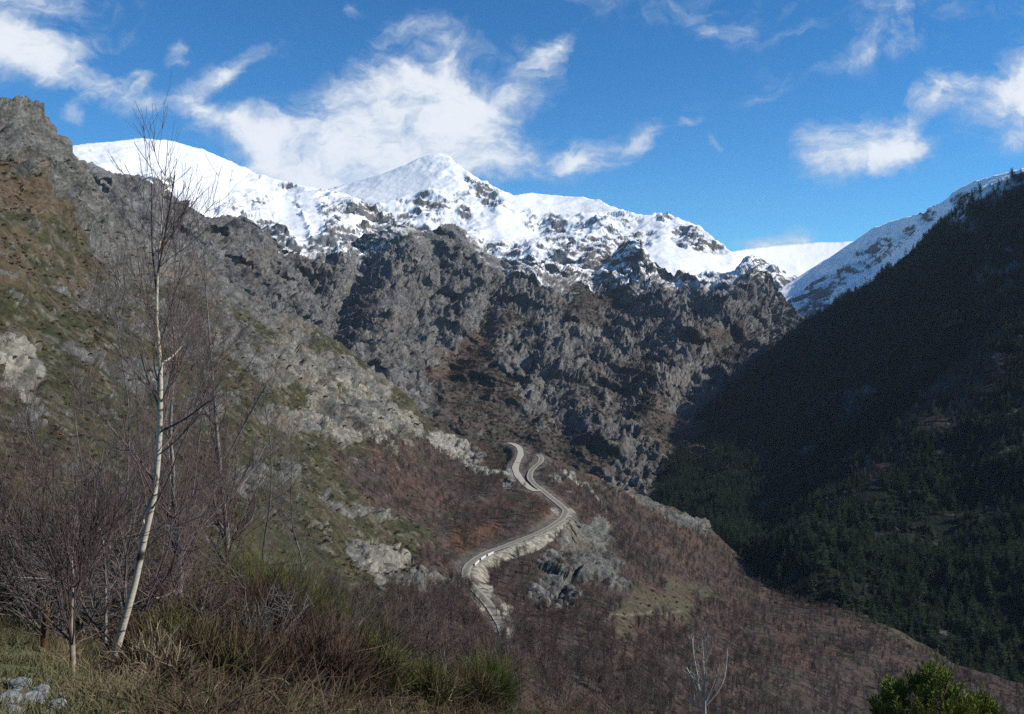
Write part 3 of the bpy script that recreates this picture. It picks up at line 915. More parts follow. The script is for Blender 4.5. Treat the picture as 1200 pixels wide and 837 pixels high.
MAT['rock_far'] = terrain_mat('rock_far', 5.5, 6.0, .34, .85)
MAT['rock_snow'] = terrain_mat('rock_snow', 12.0, 6.0, .34, .8)
MAT['ground_far'] = terrain_mat('ground_far', 3.0, 1.5, .35, .62)
MAT['ground'] = terrain_mat('ground', 1.1, .7, .42, .74)

build_crags()
build_peaks()
build_woodside()
ROADS = build_hillside()
build_roads(ROADS)


# ------------------------------------------------------------------ plants: tools
def tubes(P, R, sides=4, cap=False):
    """N polylines of K points -> one set of tapered tubes"""
    P = np.asarray(P, float); R = np.asarray(R, float)
    n, k, _ = P.shape
    T = np.gradient(P, axis=1)
    T /= np.linalg.norm(T, axis=2, keepdims=True) + 1e-9
    ref = np.where(np.abs(T[:, :1, 2:3]) > .92, np.array([1.0, 0.13, 0]), np.array([0.11, 0.07, 1.0]))
    A = np.cross(T, np.broadcast_to(ref, T.shape)); A /= np.linalg.norm(A, axis=2, keepdims=True) + 1e-9
    B = np.cross(T, A)
    ph = np.arange(sides) / sides * 2 * np.pi
    V = P[:, :, None] + R[:, :, None, None] * (A[:, :, None] * np.cos(ph)[:, None] + B[:, :, None] * np.sin(ph)[:, None])
    idx = np.arange(n * k * sides).reshape(n, k, sides)
    a, b = idx[:, :-1], idx[:, 1:]
    Fq = np.stack([a, np.roll(a, -1, 2), np.roll(b, -1, 2), b], -1).reshape(-1, 4)
    return V.reshape(-1, 3), Fq


def join(parts):
    V, Fs, o = [], [], 0
    for v, f in parts:
        V.append(v); Fs.append(f + o); o += len(v)
    return np.concatenate(V), np.concatenate(Fs)


def resample(pts, n):
    a = np.asarray(pts, float)
    return spline(a, n)


def sprout(P, R, n, tlo, thi, length, spread, up, K=5, rs=.55, jit=.12, r=rng, rmin=.001, bias=1.0):
    """n side shoots from the polylines P; length(t) gives metres, spread in degrees (lo, hi), up bends them skyward"""
    N_, k, _ = P.shape
    w = np.linalg.norm(P[:, -1] - P[:, 0], axis=1)
    i = r.choice(N_, n, p=w / w.sum())
    t = tlo + (thi - tlo) * r.random(n) ** bias
    x = t * (k - 1)
    j = np.clip(x.astype(int), 0, k - 2)
    f = (x - j)[:, None]
    s = P[i, j] * (1 - f) + P[i, j + 1] * f
    rr = R[i, j] * (1 - f[:, 0]) + R[i, j + 1] * f[:, 0]
    T = P[i, j + 1] - P[i, j]; T /= np.linalg.norm(T, axis=1, keepdims=True)
    Q = r.normal(size=(n, 3)); Q -= T * np.sum(Q * T, 1, keepdims=True); Q /= np.linalg.norm(Q, axis=1, keepdims=True)
    a = np.radians(spread[0] + (spread[1] - spread[0]) * r.random(n))[:, None]
    d = T * np.cos(a) + Q * np.sin(a)
    L_ = (length(t) * (.6 + .7 * r.random(n)))[:, None]
    out = np.zeros((n, K, 3)); out[:, 0] = s
    for q in range(1, K):
        d = d + r.normal(size=(n, 3)) * jit
        d[:, 2] += up / K * 2
        d /= np.linalg.norm(d, axis=1, keepdims=True)
        out[:, q] = out[:, q - 1] + d * L_ / (K - 1)
    r0 = np.maximum(rr * rs, rmin * 1.3)
    rad_ = r0[:, None] * np.linspace(1, .25, K)[None]
    return out, np.maximum(rad_, rmin)


def empty(name, loc=(0, 0, 0)):
    o = bpy.data.objects.new(name, None)
    COL.objects.link(o)
    o.location = loc
    o.empty_display_size = .2
    return o


def simple_mat(name, ca, cb, scale=3.0, rand=.25, rough=.9, bump=0.0, stretch_z=1.0, trans=0.0, tints=None, tint_scale=.03):
    m, N, b = new_mat(name)
    tc = N.n('ShaderNodeTexCoord')
    mp = N.n('ShaderNodeMapping'); N.l(tc.outputs['Object'], mp.inputs[0]); mp.inputs['Scale'].default_value = (1, 1, stretch_z)
    n1 = N.noise(mp.outputs[0], scale, 5, .65)
    f = N.ramp(n1.outputs[0], .32, .68)
    col = N.mixc(f, ca, cb)
    oi = N.n('ShaderNodeObjectInfo')
    k = N.ramp(oi.outputs['Random'], 0, 1, 1 - rand, 1 + rand, False)
    if tints:
        nl = N.noise(oi.outputs['Location'], tint_scale, 3, .6)
        fx = N.math('ADD', N.math('MULTIPLY', nl.outputs[0], 1.6), N.math('MULTIPLY', N.math('FRACT', N.math('MULTIPLY', oi.outputs['Random'], 37.7)), .7))
        cr = N.n('ShaderNodeValToRGB')
        N.l(N.math('SUBTRACT', fx, .55), cr.inputs[0])
        cr.color_ramp.elements[0].color = tints[0] + (1,); cr.color_ramp.elements[1].color = tints[-1] + (1,)
        for q in range(1, len(tints) - 1):
            cr.color_ramp.elements.new(q / (len(tints) - 1)).color = tints[q] + (1,)
        col = N.mixc(1.0, col, cr.outputs[0], 'MULTIPLY')
    sv = N.vmath('SCALE', col); N.l(k, sv.node.inputs['Scale'])
    N.l(sv, b.inputs['Base Color'])
    b.inputs['Roughness'].default_value = rough
    if bump:
        bp = N.n('ShaderNodeBump'); bp.inputs['Distance'].default_value = bump
        N.l(n1.outputs[0], bp.inputs['Height']); N.l(bp.outputs[0], b.inputs['Normal'])
    if trans:
        b.inputs['Subsurface Weight'].default_value = 0.0
    return m


def birch_mat():
    m, N, b = new_mat('birch_bark')
    tc = N.n('ShaderNodeTexCoord')
    mp = N.n('ShaderNodeMapping'); N.l(tc.outputs['Object'], mp.inputs[0]); mp.inputs['Scale'].default_value = (4, 4, 17)
    n1 = N.noise(mp.outputs[0], 1.6, 5, .65)
    mp2 = N.n('ShaderNodeMapping'); N.l(tc.outputs['Object'], mp2.inputs[0]); mp2.inputs['Scale'].default_value = (1.5, 1.5, 2.6)
    n2 = N.noise(mp2.outputs[0], 1.5, 4, .6)
    sep = N.n('ShaderNodeSeparateXYZ'); N.l(tc.outputs['Object'], sep.inputs[0])
    hgt = N.ramp(sep.outputs[2], 2.6, 5.4)
    base = N.mixc(hgt, (.50, .44, .35), (.36, .26, .17))
    base = N.mixc(N.math('MULTIPLY', N.ramp(n2.outputs[0], .52, .66), .6), base, (.42, .30, .21))
    top = N.ramp(sep.outputs[2], 5.4, 6.4)
    base = N.mixc(top, base, (.10, .065, .055))
    dark = N.ramp(n1.outputs[0], .57, .66)
    dark2 = N.ramp(n2.outputs[0], .41, .34)
    d = N.math('MAXIMUM', dark, dark2)
    N.l(N.mixc(d, base, (.045, .038, .034)), b.inputs['Base Color'])
    b.inputs['Roughness'].default_value = .75
    bp = N.n('ShaderNodeBump'); bp.inputs['Distance'].default_value = .006
    N.l(n1.outputs[0], bp.inputs['Height']); N.l(bp.outputs[0], b.inputs['Normal'])
    return m


MAT['twig'] = simple_mat('twig', (.060, .042, .040), (.12, .085, .078), 4, .15)
MAT['twig_red'] = simple_mat('twig_red', (.085, .058, .055), (.16, .115, .105), 4, .15)
MAT['twig_grey'] = simple_mat('twig_grey', (.095, .085, .080), (.19, .17, .155), 4, .2)
MAT['bark_grey'] = simple_mat('bark_grey', (.11, .10, .09), (.27, .25, .225), 7, .15, bump=.006, stretch_z=.5)
MAT['birch'] = birch_mat()
MAT['peeling'] = simple_mat('peeling_bark', (.07, .05, .04), (.58, .46, .34), 3.0, .05, bump=.01, stretch_z=1.6)
MAT['pale_bark'] = simple_mat('pale_bark', (.27, .26, .24), (.42, .41, .38), 5, .1, bump=.004)
MAT['wood_far'] = simple_mat('wood_far', (.080, .066, .063), (.165, .136, .125), .8, .35, tints=[(.55, .56, .60), (.85, .82, .82), (.95, .74, .66), (1.35, 1.2, 1.05), (.75, .58, .50), (1.1, 1.02, .98)], tint_scale=.035)
MAT['wood_trunk'] = simple_mat('wood_trunk', (.085, .078, .072), (.19, .175, .16), 2, .3)
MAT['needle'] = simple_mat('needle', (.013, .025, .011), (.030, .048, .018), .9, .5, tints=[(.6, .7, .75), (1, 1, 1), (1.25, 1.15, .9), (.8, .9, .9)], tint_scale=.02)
MAT['needle_trunk'] = simple_mat('needle_trunk', (.05, .036, .026), (.10, .07, .05), 2, .3)
MAT['shrub'] = simple_mat('shrub', (.034, .036, .015), (.105, .088, .040), .35, .45)
MAT['shrub_brown'] = simple_mat('shrub_brown', (.085, .050, .034), (.17, .105, .07), .5, .4)
MAT['broom_brown'] = simple_mat('broom_brown', (.048, .031, .024), (.120, .078, .054), 1.4, .15)
MAT['broom_green'] = simple_mat('broom_green', (.036, .052, .012), (.115, .135, .030), 1.8, .15)
MAT['broom_olive'] = simple_mat('broom_olive', (.055, .056, .020), (.15, .135, .052), 1.5, .2)
MAT['broom_dark'] = simple_mat('broom_dark', (.030, .032, .012), (.085, .080, .032), 1.5, .2)
MAT['grass'] = simple_mat('grass', (.15, .125, .068), (.08, .086, .036), 1.2, .1)
MAT['straw'] = simple_mat('straw', (.15, .12, .07), (.30, .245, .155), 2.0, .1)
MAT['stone'] = simple_mat('stone', (.11, .115, .115), (.29, .30, .295), 9, .15, bump=.03)
MAT['cane'] = simple_mat('cane', (.34, .20, .13), (.46, .30, .20), 5, .1)

PROTO = bpy.data.collections.new('plant_kinds')      # mesh sources for the scattered plants, not in the scene


def proto_bare(seed, spread=.34, n1=26, n2=90, n3=150, thick=1.0):
    """leafless young tree, 1 m tall: trunk tubes and crown tubes"""
    r = np.random.default_rng(seed)
    k = 7
    z = np.linspace(0, 1, k)
    stems = []
    ns = 1 + seed % 3
    for q in range(ns):
        dx, dy = r.normal(size=2) * .05
        path = np.stack([dx * z * 2 + np.cumsum(r.normal(size=k)) * .012, dy * z * 2 + np.cumsum(r.normal(size=k)) * .012, z * (1 - .15 * q)], -1)
        path[0, :2] = r.normal(size=2) * .02 * (ns - 1); path[0, 2] = -.03
        stems.append(path)
    P = np.array(stems); R = np.linspace(.016, .003, k)[None].repeat(ns, 0) * thick
    B1, R1 = sprout(P, R, n1, .22, .95, lambda t: .42 * (1.05 - t) + .06, (25, 60), .45, 5, .6, .14, r, .0026 * thick)
    B2, R2 = sprout(B1, R1, n2, .25, 1, lambda t: .17 * (1.1 - .5 * t), (20, 60), .4, 4, .6, .18, r, .0020 * thick)
    B3, R3 = sprout(B2, R2, n3, .2, 1, lambda t: .085 + 0 * t, (15, 55), .3, 3, .7, .2, r, .0016 * thick)
    tr = tubes(P, R, 5)
    cr = join([tubes(B1, R1, 3), tubes(B2, R2, 3), tubes(B3, R3, 3)])
    return tr, cr


def proto_conifer(seed):
    """young pine, 1 m tall: ragged whorls of needle boughs round a trunk"""
    r = np.random.default_rng(seed)
    V, Fq, o = [], [], 0
    n = 15
    for i in range(n):
        t = i / (n - 1)
        z = .10 + .86 * t
        ln = (.225 * (1 - t) ** .75 + .025) * (.8 + .45 * r.random())
        m = 8 if t < .7 else 5
        a0 = r.random() * 6.28
        for j in range(m):
            a = a0 + j * 6.283 / m + r.normal() * .22
            l = ln * (.6 + .6 * r.random())
            w = l * .42
            dx, dy = math.cos(a), math.sin(a)
            zz = z + r.normal() * .02
            lift = (.25 - .5 * (1 - t)) * l
            p0 = np.array([0, 0, zz]); p1 = np.array([dx * l * .6 - dy * w * .5, dy * l * .6 + dx * w * .5, zz + lift * .4 - .012])
            p2 = np.array([dx * l, dy * l, zz + lift + .02]); p3 = np.array([dx * l * .6 + dy * w * .5, dy * l * .6 - dx * w * .5, zz + lift * .5 + .012])
            V += [p0, p1, p2, p3]
            Fq.append([o, o + 1, o + 2, o + 3]); o += 4
    cr = (np.array(V), np.array(Fq))
    k = 4
    tz = np.linspace(-.03, .98, k)
    tr = tubes(np.stack([tz * 0, tz * 0, tz], -1)[None], np.linspace(.017, .003, k)[None], 5)
    return tr, cr


def proto_shrub(seed, n=70, flat=.75):
    """low cushion shrub, about 1 m across: small upright leaf blades through a dome"""
    r = np.random.default_rng(seed)
    d = r.normal(size=(n, 3)); d[:, 2] = np.abs(d[:, 2]); d /= np.linalg.norm(d, axis=1, keepdims=True)
    rr = (.25 + .75 * r.random(n) ** .6)[:, None]
    lob = 1 + .28 * np.sin(3 * np.arctan2(d[:, 1], d[:, 0]) + seed)[:, None]
    c = d * rr * .5 * lob; c[:, 2] *= flat
    ax = d * .6 + r.normal(size=(n, 3)) * .5; ax[:, 2] += .5; ax /= np.linalg.norm(ax, axis=1, keepdims=True)
    sd = np.cross(ax, r.normal(size=(n, 3))); sd /= np.linalg.norm(sd, axis=1, keepdims=True)
    l = (.10 + .10 * r.random(n))[:, None]; w = l * .45
    V = np.stack([c - ax * l, c + sd * w, c + ax * l, c - sd * w], 1).reshape(-1, 3)
    V[:, 2] = np.maximum(V[:, 2], -.06)
    return V, np.arange(n * 4).reshape(-1, 4)


def as_proto(name, geo_list):
    """one unlinked object; geo_list = [(verts, faces, material), ...]"""
    V, Fq, o, mi, mats = [], [], 0, [], []
    for g, mat in geo_list:
        V.append(g[0]); Fq.append(g[1] + o); o += len(g[0]); mi += [len(mats)] * len(g[1]); mats.append(mat)
    ob = mesh_obj(name, np.concatenate(V), np.concatenate(Fq), None, smooth=False, collection=PROTO)
    for m in mats:
        ob.data.materials.append(m)
    ob.data.polygons.foreach_set('material_index', np.array(mi, np.int32))
    return ob


def scatter(name, pts, scale, rot, protos, label, cat, idx=None):
    """thousands of plants that nobody could count: one object, instanced by geometry nodes"""
    n = len(pts)
    me = bpy.data.meshes.new(name)
    me.vertices.add(n); me.vertices.foreach_set('co', np.ascontiguousarray(pts, f32).ravel())
    a = me.attributes.new('scl', 'FLOAT_VECTOR', 'POINT'); a.data.foreach_set('vector', np.ascontiguousarray(scale, f32).ravel())
    a = me.attributes.new('rot', 'FLOAT_VECTOR', 'POINT'); a.data.foreach_set('vector', np.ascontiguousarray(rot, f32).ravel())
    idx = rng.integers(0, len(protos), n) if idx is None else idx
    a = me.attributes.new('idx', 'INT', 'POINT'); a.data.foreach_set('value', idx.astype(np.int32))
    o = bpy.data.objects.new(name, me); COL.objects.link(o)
    col = bpy.data.collections.new(name + '_kinds')
    for i, pz in enumerate(protos):
        pz.name = '%s_kind_%02d' % (name, i)
        col.objects.link(pz)
    ng = bpy.data.node_groups.new(name, 'GeometryNodeTree')
    ng.interface.new_socket('Geometry', in_out='INPUT', socket_type='NodeSocketGeometry')
    ng.interface.new_socket('Geometry', in_out='OUTPUT', socket_type='NodeSocketGeometry')
    nn = ng.nodes.new
    gi, go = nn('NodeGroupInput'), nn('NodeGroupOutput')
    ip = nn('GeometryNodeInstanceOnPoints')
    ci = nn('GeometryNodeCollectionInfo'); ci.inputs['Collection'].default_value = col
    ci.inputs['Separate Children'].default_value = True; ci.inputs['Reset Children'].default_value = True
    def named(nm, typ):
        x = nn('GeometryNodeInputNamedAttribute'); x.data_type = typ; x.inputs['Name'].default_value = nm
        return x.outputs['Attribute']
    ip.inputs['Pick Instance'].default_value = True
    lk = ng.links.new
    lk(gi.outputs[0], ip.inputs['Points']); lk(ci.outputs[0], ip.inputs['Instance'])
    lk(named('idx', 'INT'), ip.inputs['Instance Index'])
    er = nn('FunctionNodeEulerToRotation'); lk(named('rot', 'FLOAT_VECTOR'), er.inputs[0]); lk(er.outputs[0], ip.inputs['Rotation'])
    lk(named('scl', 'FLOAT_VECTOR'), ip.inputs['Scale'])
    lk(ip.outputs[0], go.inputs[0])
    md = o.modifiers.new('scatter', 'NODES'); md.node_group = ng
    tag(o, label, cat, kind='stuff')
    return o


def pick_cells(L, weight, per_m2, rmax_count=None):
    """random spots on a terrain sheet: weight (0..1) times plants per square metre"""
    D = L.D
    a = np.linalg.norm(np.cross(D[1:, :-1] - D[:-1, :-1], D[:-1, 1:] - D[:-1, :-1]), axis=-1)
    w = weight.reshape(L.shape)[:-1, :-1] * a * per_m2
    cnt = rng.poisson(w)
    i, j = np.nonzero(cnt)
    rep_ = cnt[i, j]
    i, j = np.repeat(i, rep_), np.repeat(j, rep_)
    s, t = rng.random(len(i))[:, None], rng.random(len(i))[:, None]
    p = D[i, j] * (1 - s) * (1 - t) + D[i, j + 1] * s * (1 - t) + D[i + 1, j] * (1 - s) * t + D[i + 1, j + 1] * s * t
    return p, i, j


def rots(n, tilt=.06):
    return np.stack([rng.normal(size=n) * tilt, rng.normal(size=n) * tilt, rng.random(n) * 6.283], -1)


def individuals(kind, name, part_mats, protos_geo, pts, heights, wides, labels, group, cat):
    """separate things that share mesh data: trunk and crown under an Empty"""
    meshes = []
    for k, (tr, cr) in enumerate(protos_geo):
        row = []
        for nm, g, mt in (('trunk', tr, part_mats[0]), ('crown', cr, part_mats[1])):
            tmp = mesh_obj(nm, g[0], g[1], mt, smooth=False)
            row.append(tmp.data); bpy.data.objects.remove(tmp)
        meshes.append(row)
    for i, p in enumerate(pts):
        e = bpy.data.objects.new(name, None); COL.objects.link(e)
        e.location = p; e.scale = (wides[i], wides[i], heights[i]); e.rotation_euler = (rng.normal() * .05, rng.normal() * .05, rng.random() * 6.28)
        e.empty_display_size = .1
        tag(e, labels[i][0], cat, labels[i][1])
        for nm, me in zip(('trunk', 'crown'), meshes[i % len(meshes)]):
            c = bpy.data.objects.new(nm, me); COL.objects.link(c); c.parent = e


# ------------------------------------------------------------------ woods on the slopes
def build_woods():
    A, E, B = LAY['A'], LAY['E'], LAY['B']
    bare_geo = [proto_bare(40 + k, n1=22 + 3 * k) for k in range(6)]
    u, v = A.U.ravel(), A.V.ravel()
    p32 = A.pts.astype(f32)
    wood = sstep(.35, .65, A.scr + fbm(p32, 30, 3, .6, 801) * .35) * (1 - sstep(.15, .5, A.road) * np.interp(v, [700, 745], [1, .35])) * (1 - sstep(.3, .6, A.rock) * .95) * (1 - sstep(.3, .6, A.grass))
    wood = wood * sstep(880, 872, v) * sstep(.985, .965, A.T.ravel() * (u > 520))
    dens = np.interp(A.R.ravel(), [60, 130, 250, 500, 720], [.055, .07, .075, .065, .05])
    dens = dens * np.clip(.85 + fbm(p32, 26, 4, .6, 802) * 1.5, .12, 1.5)
    dens = dens * np.where(u > 640, 1.0, np.interp(v, [560, 640, 700], [.55, .75, 1.1]))
    pts, i, j = pick_cells(A, wood * dens, 1.0)
    r = pts[:, 1]
    hgt = np.interp(r, [70, 150, 300, 500, 720], [8.0, 7.0, 5.6, 4.6, 4.2]) * (.55 + .75 * rng.random(len(r)))
    wid = hgt * (.8 + .5 * rng.random(len(r)))
    size = hgt / r
    pu = A.U[i, j]; pv = A.V[i, j]
    vis = (pu > 30) & (pu < 1190) & (pv < 845) & (pv > 520)
    order = np.argsort(-size * vis)
    ind = order[:300]
    rest = np.setdiff1d(np.arange(len(r)), ind)
    zone = []
    for q in ind:
        sz = 'tall ' if hgt[q] > 7.2 else ('short ' if hgt[q] < 5.4 else 'medium-height ')
        if pu[q] < 560:
            zone.append((sz + 'bare grey tree in the wood at the foot of the rocky heath', sz + 'bare trees below the rocky heath'))
        elif pu[q] < 760:
            zone.append((sz + 'bare tree in the wood below the grey rock outcrop and road', sz + 'bare trees below the road outcrop'))
        else:
            zone.append((sz + 'bare brown tree on the slope running down to the stream', sz + 'bare trees above the stream'))
    individuals('bare', 'bare_tree', (MAT['wood_trunk'], MAT['wood_far']), bare_geo, pts[ind], hgt[ind], wid[ind], zone, None, 'tree')
    protos = [as_proto('bare_tree_kind', [(tr, MAT['wood_trunk']), (cr, MAT['wood_far'])]) for tr, cr in bare_geo]
    scatter('bare_wood', pts[rest], np.stack([wid[rest], wid[rest], hgt[rest]], -1), rots(len(rest)), protos, 'leafless grey-brown wood covering the lower slopes', 'wood')
    print('bare trees', len(pts))

    # heath shrubs on the open hillside
    heath = (1 - sstep(.4, .8, A.scr)) * (1 - A.rock * .75) * (1 - sstep(.1, .4, A.road)) * sstep(.99, .97, A.T.ravel())
    heath = heath * np.clip(.45 + fbm(p32, 18, 3, .6, 811) * 1.3, .05, 1)
    heath = np.maximum(heath, sstep(.25, .6, A.grass) * .30)
    dn = np.interp(A.R.ravel(), [40, 100, 200, 400, 640], [.35, .30, .20, .10, .07])
    pts, i, j = pick_cells(A, heath * dn, 1.0)
    s = np.interp(pts[:, 1], [40, 200, 600], [.9, 1.2, 2.0])[:, None] * (.25 + 1.5 * rng.random((len(pts), 1)) ** 2.5) * np.array([1, 1, .8])
    sp = [as_proto('s', [(proto_shrub(60 + k), MAT['shrub' if k < 4 else 'shrub_brown'])]) for k in range(6)]
    scatter('heath', pts, s, rots(len(pts), .15), sp, 'low olive and brown heath shrubs between the rocks', 'heath')
    print('shrubs', len(pts))
    # scrub on the far rocky mountain's gullies
    bm = sstep(.3, .6, B.scrub + fbm(B.pts.astype(f32), 30, 3, .6, 820) * .4) * sstep(.25, .5, B.nz[..., 2].ravel())
    pts, i, j = pick_cells(B, bm, .012)
    if len(pts) > 9000:
        pts = pts[rng.permutation(len(pts))[:9000]]
    s = (3.2 + 3.5 * rng.random((len(pts), 1))) * np.array([1, 1, .9])
    sp = [as_proto('s', [(proto_shrub(70 + k, 50, 1.1), MAT['shrub_brown' if k < 3 else 'shrub'])]) for k in range(5)]
    scatter('mountain_scrub', pts, s, rots(len(pts), .1), sp, 'brown scrub filling the gullies of the rocky mountain', 'scrub')
    print('scrub', len(pts))

    # pines on the shaded mountainside
    con = [proto_conifer(90 + k) for k in range(5)]
    u, v = E.U.ravel(), E.V.ravel()
    q32 = E.pts.astype(f32)
    cw = (1 - sstep(.3, .7, E.bare) * .85) * (1 - sstep(.3, .6, E.rockm) * .95) * np.clip(.55 + fbm(q32, 60, 4, .6, 830) * 1.3, .06, 1)
    topd = (v - poly(E.top)(u))
    cw = cw * sstep(0, 5, topd) * np.interp(u, [740, 1080, 1130, 1200], [1, 1, .75, .55]) ** sstep(140, 20, topd)
    pts, i, j = pick_cells(E, cw, .065)
    if len(pts) > 60000:
        pts_k = rng.permutation(len(pts))[:60000]; pts, i, j = pts[pts_k], i[pts_k], j[pts_k]
    h = (6.5 + 7.5 * rng.random(len(pts)) ** 1.4) * np.interp(pts[:, 1], [500, 1000, 1600], [1, 1.15, 1.5])
    w = h * (.85 + .45 * rng.random(len(pts)))
    pu, pv = E.U[i, j], E.V[i, j]
    lowv = np.interp(pu, [780, 840, 900, 940, 1000, 1050, 1120, 1200], [590, 628, 672, 690, 708, 730, 770, 796])
    vis = (pu > 800) & (pu < 1195) & (pv < lowv)
    ind = np.argsort(-(h / pts[:, 1]) * vis)[:300]
    rest = np.setdiff1d(np.arange(len(h)), ind)
    zone = []
    for q in ind:
        sz = 'tall ' if h[q] > 12 else ('short ' if h[q] < 9.5 else 'medium-height ')
        wd_ = 'broad ' if w[q] / h[q] > 1.08 else 'narrow '
        zone.append((sz + wd_ + 'dark pine at the foot of the shaded mountainside above the stream', sz + wd_ + 'pines at the foot of the shaded mountainside'))
    individuals('pine', 'pine_tree', (MAT['needle_trunk'], MAT['needle']), con, pts[ind], h[ind], w[ind], zone, None, 'tree')
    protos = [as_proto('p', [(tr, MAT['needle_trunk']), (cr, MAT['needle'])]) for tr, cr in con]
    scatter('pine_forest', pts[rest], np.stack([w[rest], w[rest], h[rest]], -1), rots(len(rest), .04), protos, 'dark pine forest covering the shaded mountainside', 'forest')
    print('pines', len(pts))
    bw = sstep(.35, .7, E.bare) * sstep(6, 20, topd)
    pts, i, j = pick_cells(E, bw + .06, .012)
    h = 5 + 4 * rng.random(len(pts)); w = h * (.8 + .4 * rng.random(len(pts)))
    protos = [as_proto('b', [(tr, MAT['wood_trunk']), (cr, MAT['wood_far'])]) for tr, cr in bare_geo[:3]]
    scatter('bare_grove', pts, np.stack([w, w, h], -1), rots(len(pts)), protos, 'leafless brown grove among the pines of the shaded mountainside', 'wood')


build_woods()


# ------------------------------------------------------------------ the near bank
def ground_z(x, y):
    x = np.asarray(x, float); y = np.asarray(y, float)
    z = -1.7 - .43 * np.clip(y - 2, 0, 12) - .5 * np.maximum(y - 14, 0)
    z = z - np.where(x < 0, .2, .1) * x
    q = np.stack([x, y, 0 * x], -1).reshape(-1, 3).astype(f32)
    n = fbm(q, 2.6, 4, .5, 900).reshape(x.shape) * .22 + fbm(q, 9, 3, .5, 901).reshape(x.shape) * .35
    return z + n * np.clip(y / 6, .2, 1)


def hit(px, py, y0=2.0, y1=90.0):
    d = ray(px, py)
    ys = np.geomspace(y0, y1, 900)
    z = ground_z(d[0] * ys, ys)
    k = np.nonzero(d[2] * ys < z)[0]
    y = ys[k[0]] if len(k) else y1
    return np.array([d[0] * y, y, float(ground_z(d[0] * y, y))])


def build_bank():
    m, N, b = new_mat('bank_earth')
    geo = N.n('ShaderNodeNewGeometry')
    n1 = N.noise(geo.outputs['Position'], 2.2, 6, .65)
    n2 = N.noise(geo.outputs['Position'], .5, 4, .6)
    c = N.mixc(N.ramp(n1.outputs[0], .35, .65), (.085, .070, .045), (.19, .155, .095))
    c = N.mixc(N.math('MULTIPLY', N.ramp(n2.outputs[0], .42, .62), .8), c, (.105, .115, .045))
    N.l(c, b.inputs['Base Color'])
    bp = N.n('ShaderNodeBump'); bp.inputs['Distance'].default_value = .05
    N.l(n1.outputs[0], bp.inputs['Height']); N.l(bp.outputs[0], b.inputs['Normal'])
    ys = np.r_[np.linspace(-6, 2, 12), np.geomspace(2.1, 150, 190)]
    ss = np.linspace(-1, 1, 220)
    Y = ys[:, None] * np.ones(len(ss)); X = ss[None] * (9 + np.maximum(ys, 0)[:, None] * .85)
    G = np.stack([X, Y, ground_z(X, Y)], -1)
    o = mesh_obj('bank', G.reshape(-1, 3), grid_faces(*G.shape[:2]), m)
    tag(o, kind='structure')


build_bank()


def blades(base, n_per, hgt, spread, width, r=rng, lean=.5, K=3):
    """flat tapering stems fanning out of each base point"""
    n = len(base) * n_per
    b = np.repeat(base, n_per, 0) + np.c_[r.normal(size=(n, 2)) * spread, np.zeros(n)]
    d = np.c_[r.normal(size=(n, 2)) * lean, np.ones(n)]
    d /= np.linalg.norm(d, axis=1, keepdims=True)
    l = hgt * (.5 + .7 * r.random(n))
    P = np.zeros((n, K, 3)); P[:, 0] = b
    for k in range(1, K):
        d = d + np.c_[r.normal(size=(n, 2)) * .22, np.full(n, -.16 * lean) + r.normal(size=n) * .12]
        d /= np.linalg.norm(d, axis=1, keepdims=True)
        P[:, k] = P[:, k - 1] + d * (l / (K - 1))[:, None]
    R = width * np.linspace(1, .35, K)[None].repeat(n, 0)
    return P, R


def strip(P, R, r=rng):
    """polylines -> flat ribbons (two triangles a step)"""
    n, k, _ = P.shape
    T = P[:, -1] - P[:, 0]
    s = np.cross(T, r.normal(size=(n, 3))); s /= np.linalg.norm(s, axis=1, keepdims=True) + 1e-9
    V = np.stack([P - s[:, None] * R[..., None], P + s[:, None] * R[..., None]], 2)
    idx = np.arange(n * k * 2).reshape(n, k, 2)
    Fq = np.stack([idx[:, :-1, 0], idx[:, :-1, 1], idx[:, 1:, 1], idx[:, 1:, 0]], -1).reshape(-1, 4)
    return V.reshape(-1, 3), Fq


def px_trunk(pts, depth, dy=None):
    """trunk centre line from photo points at the tree's own distance"""
    a = np.asarray(pts, float)
    return at(a[:, 0], a[:, 1], np.full(len(a), depth) if dy is None else depth + np.asarray(dy, float))


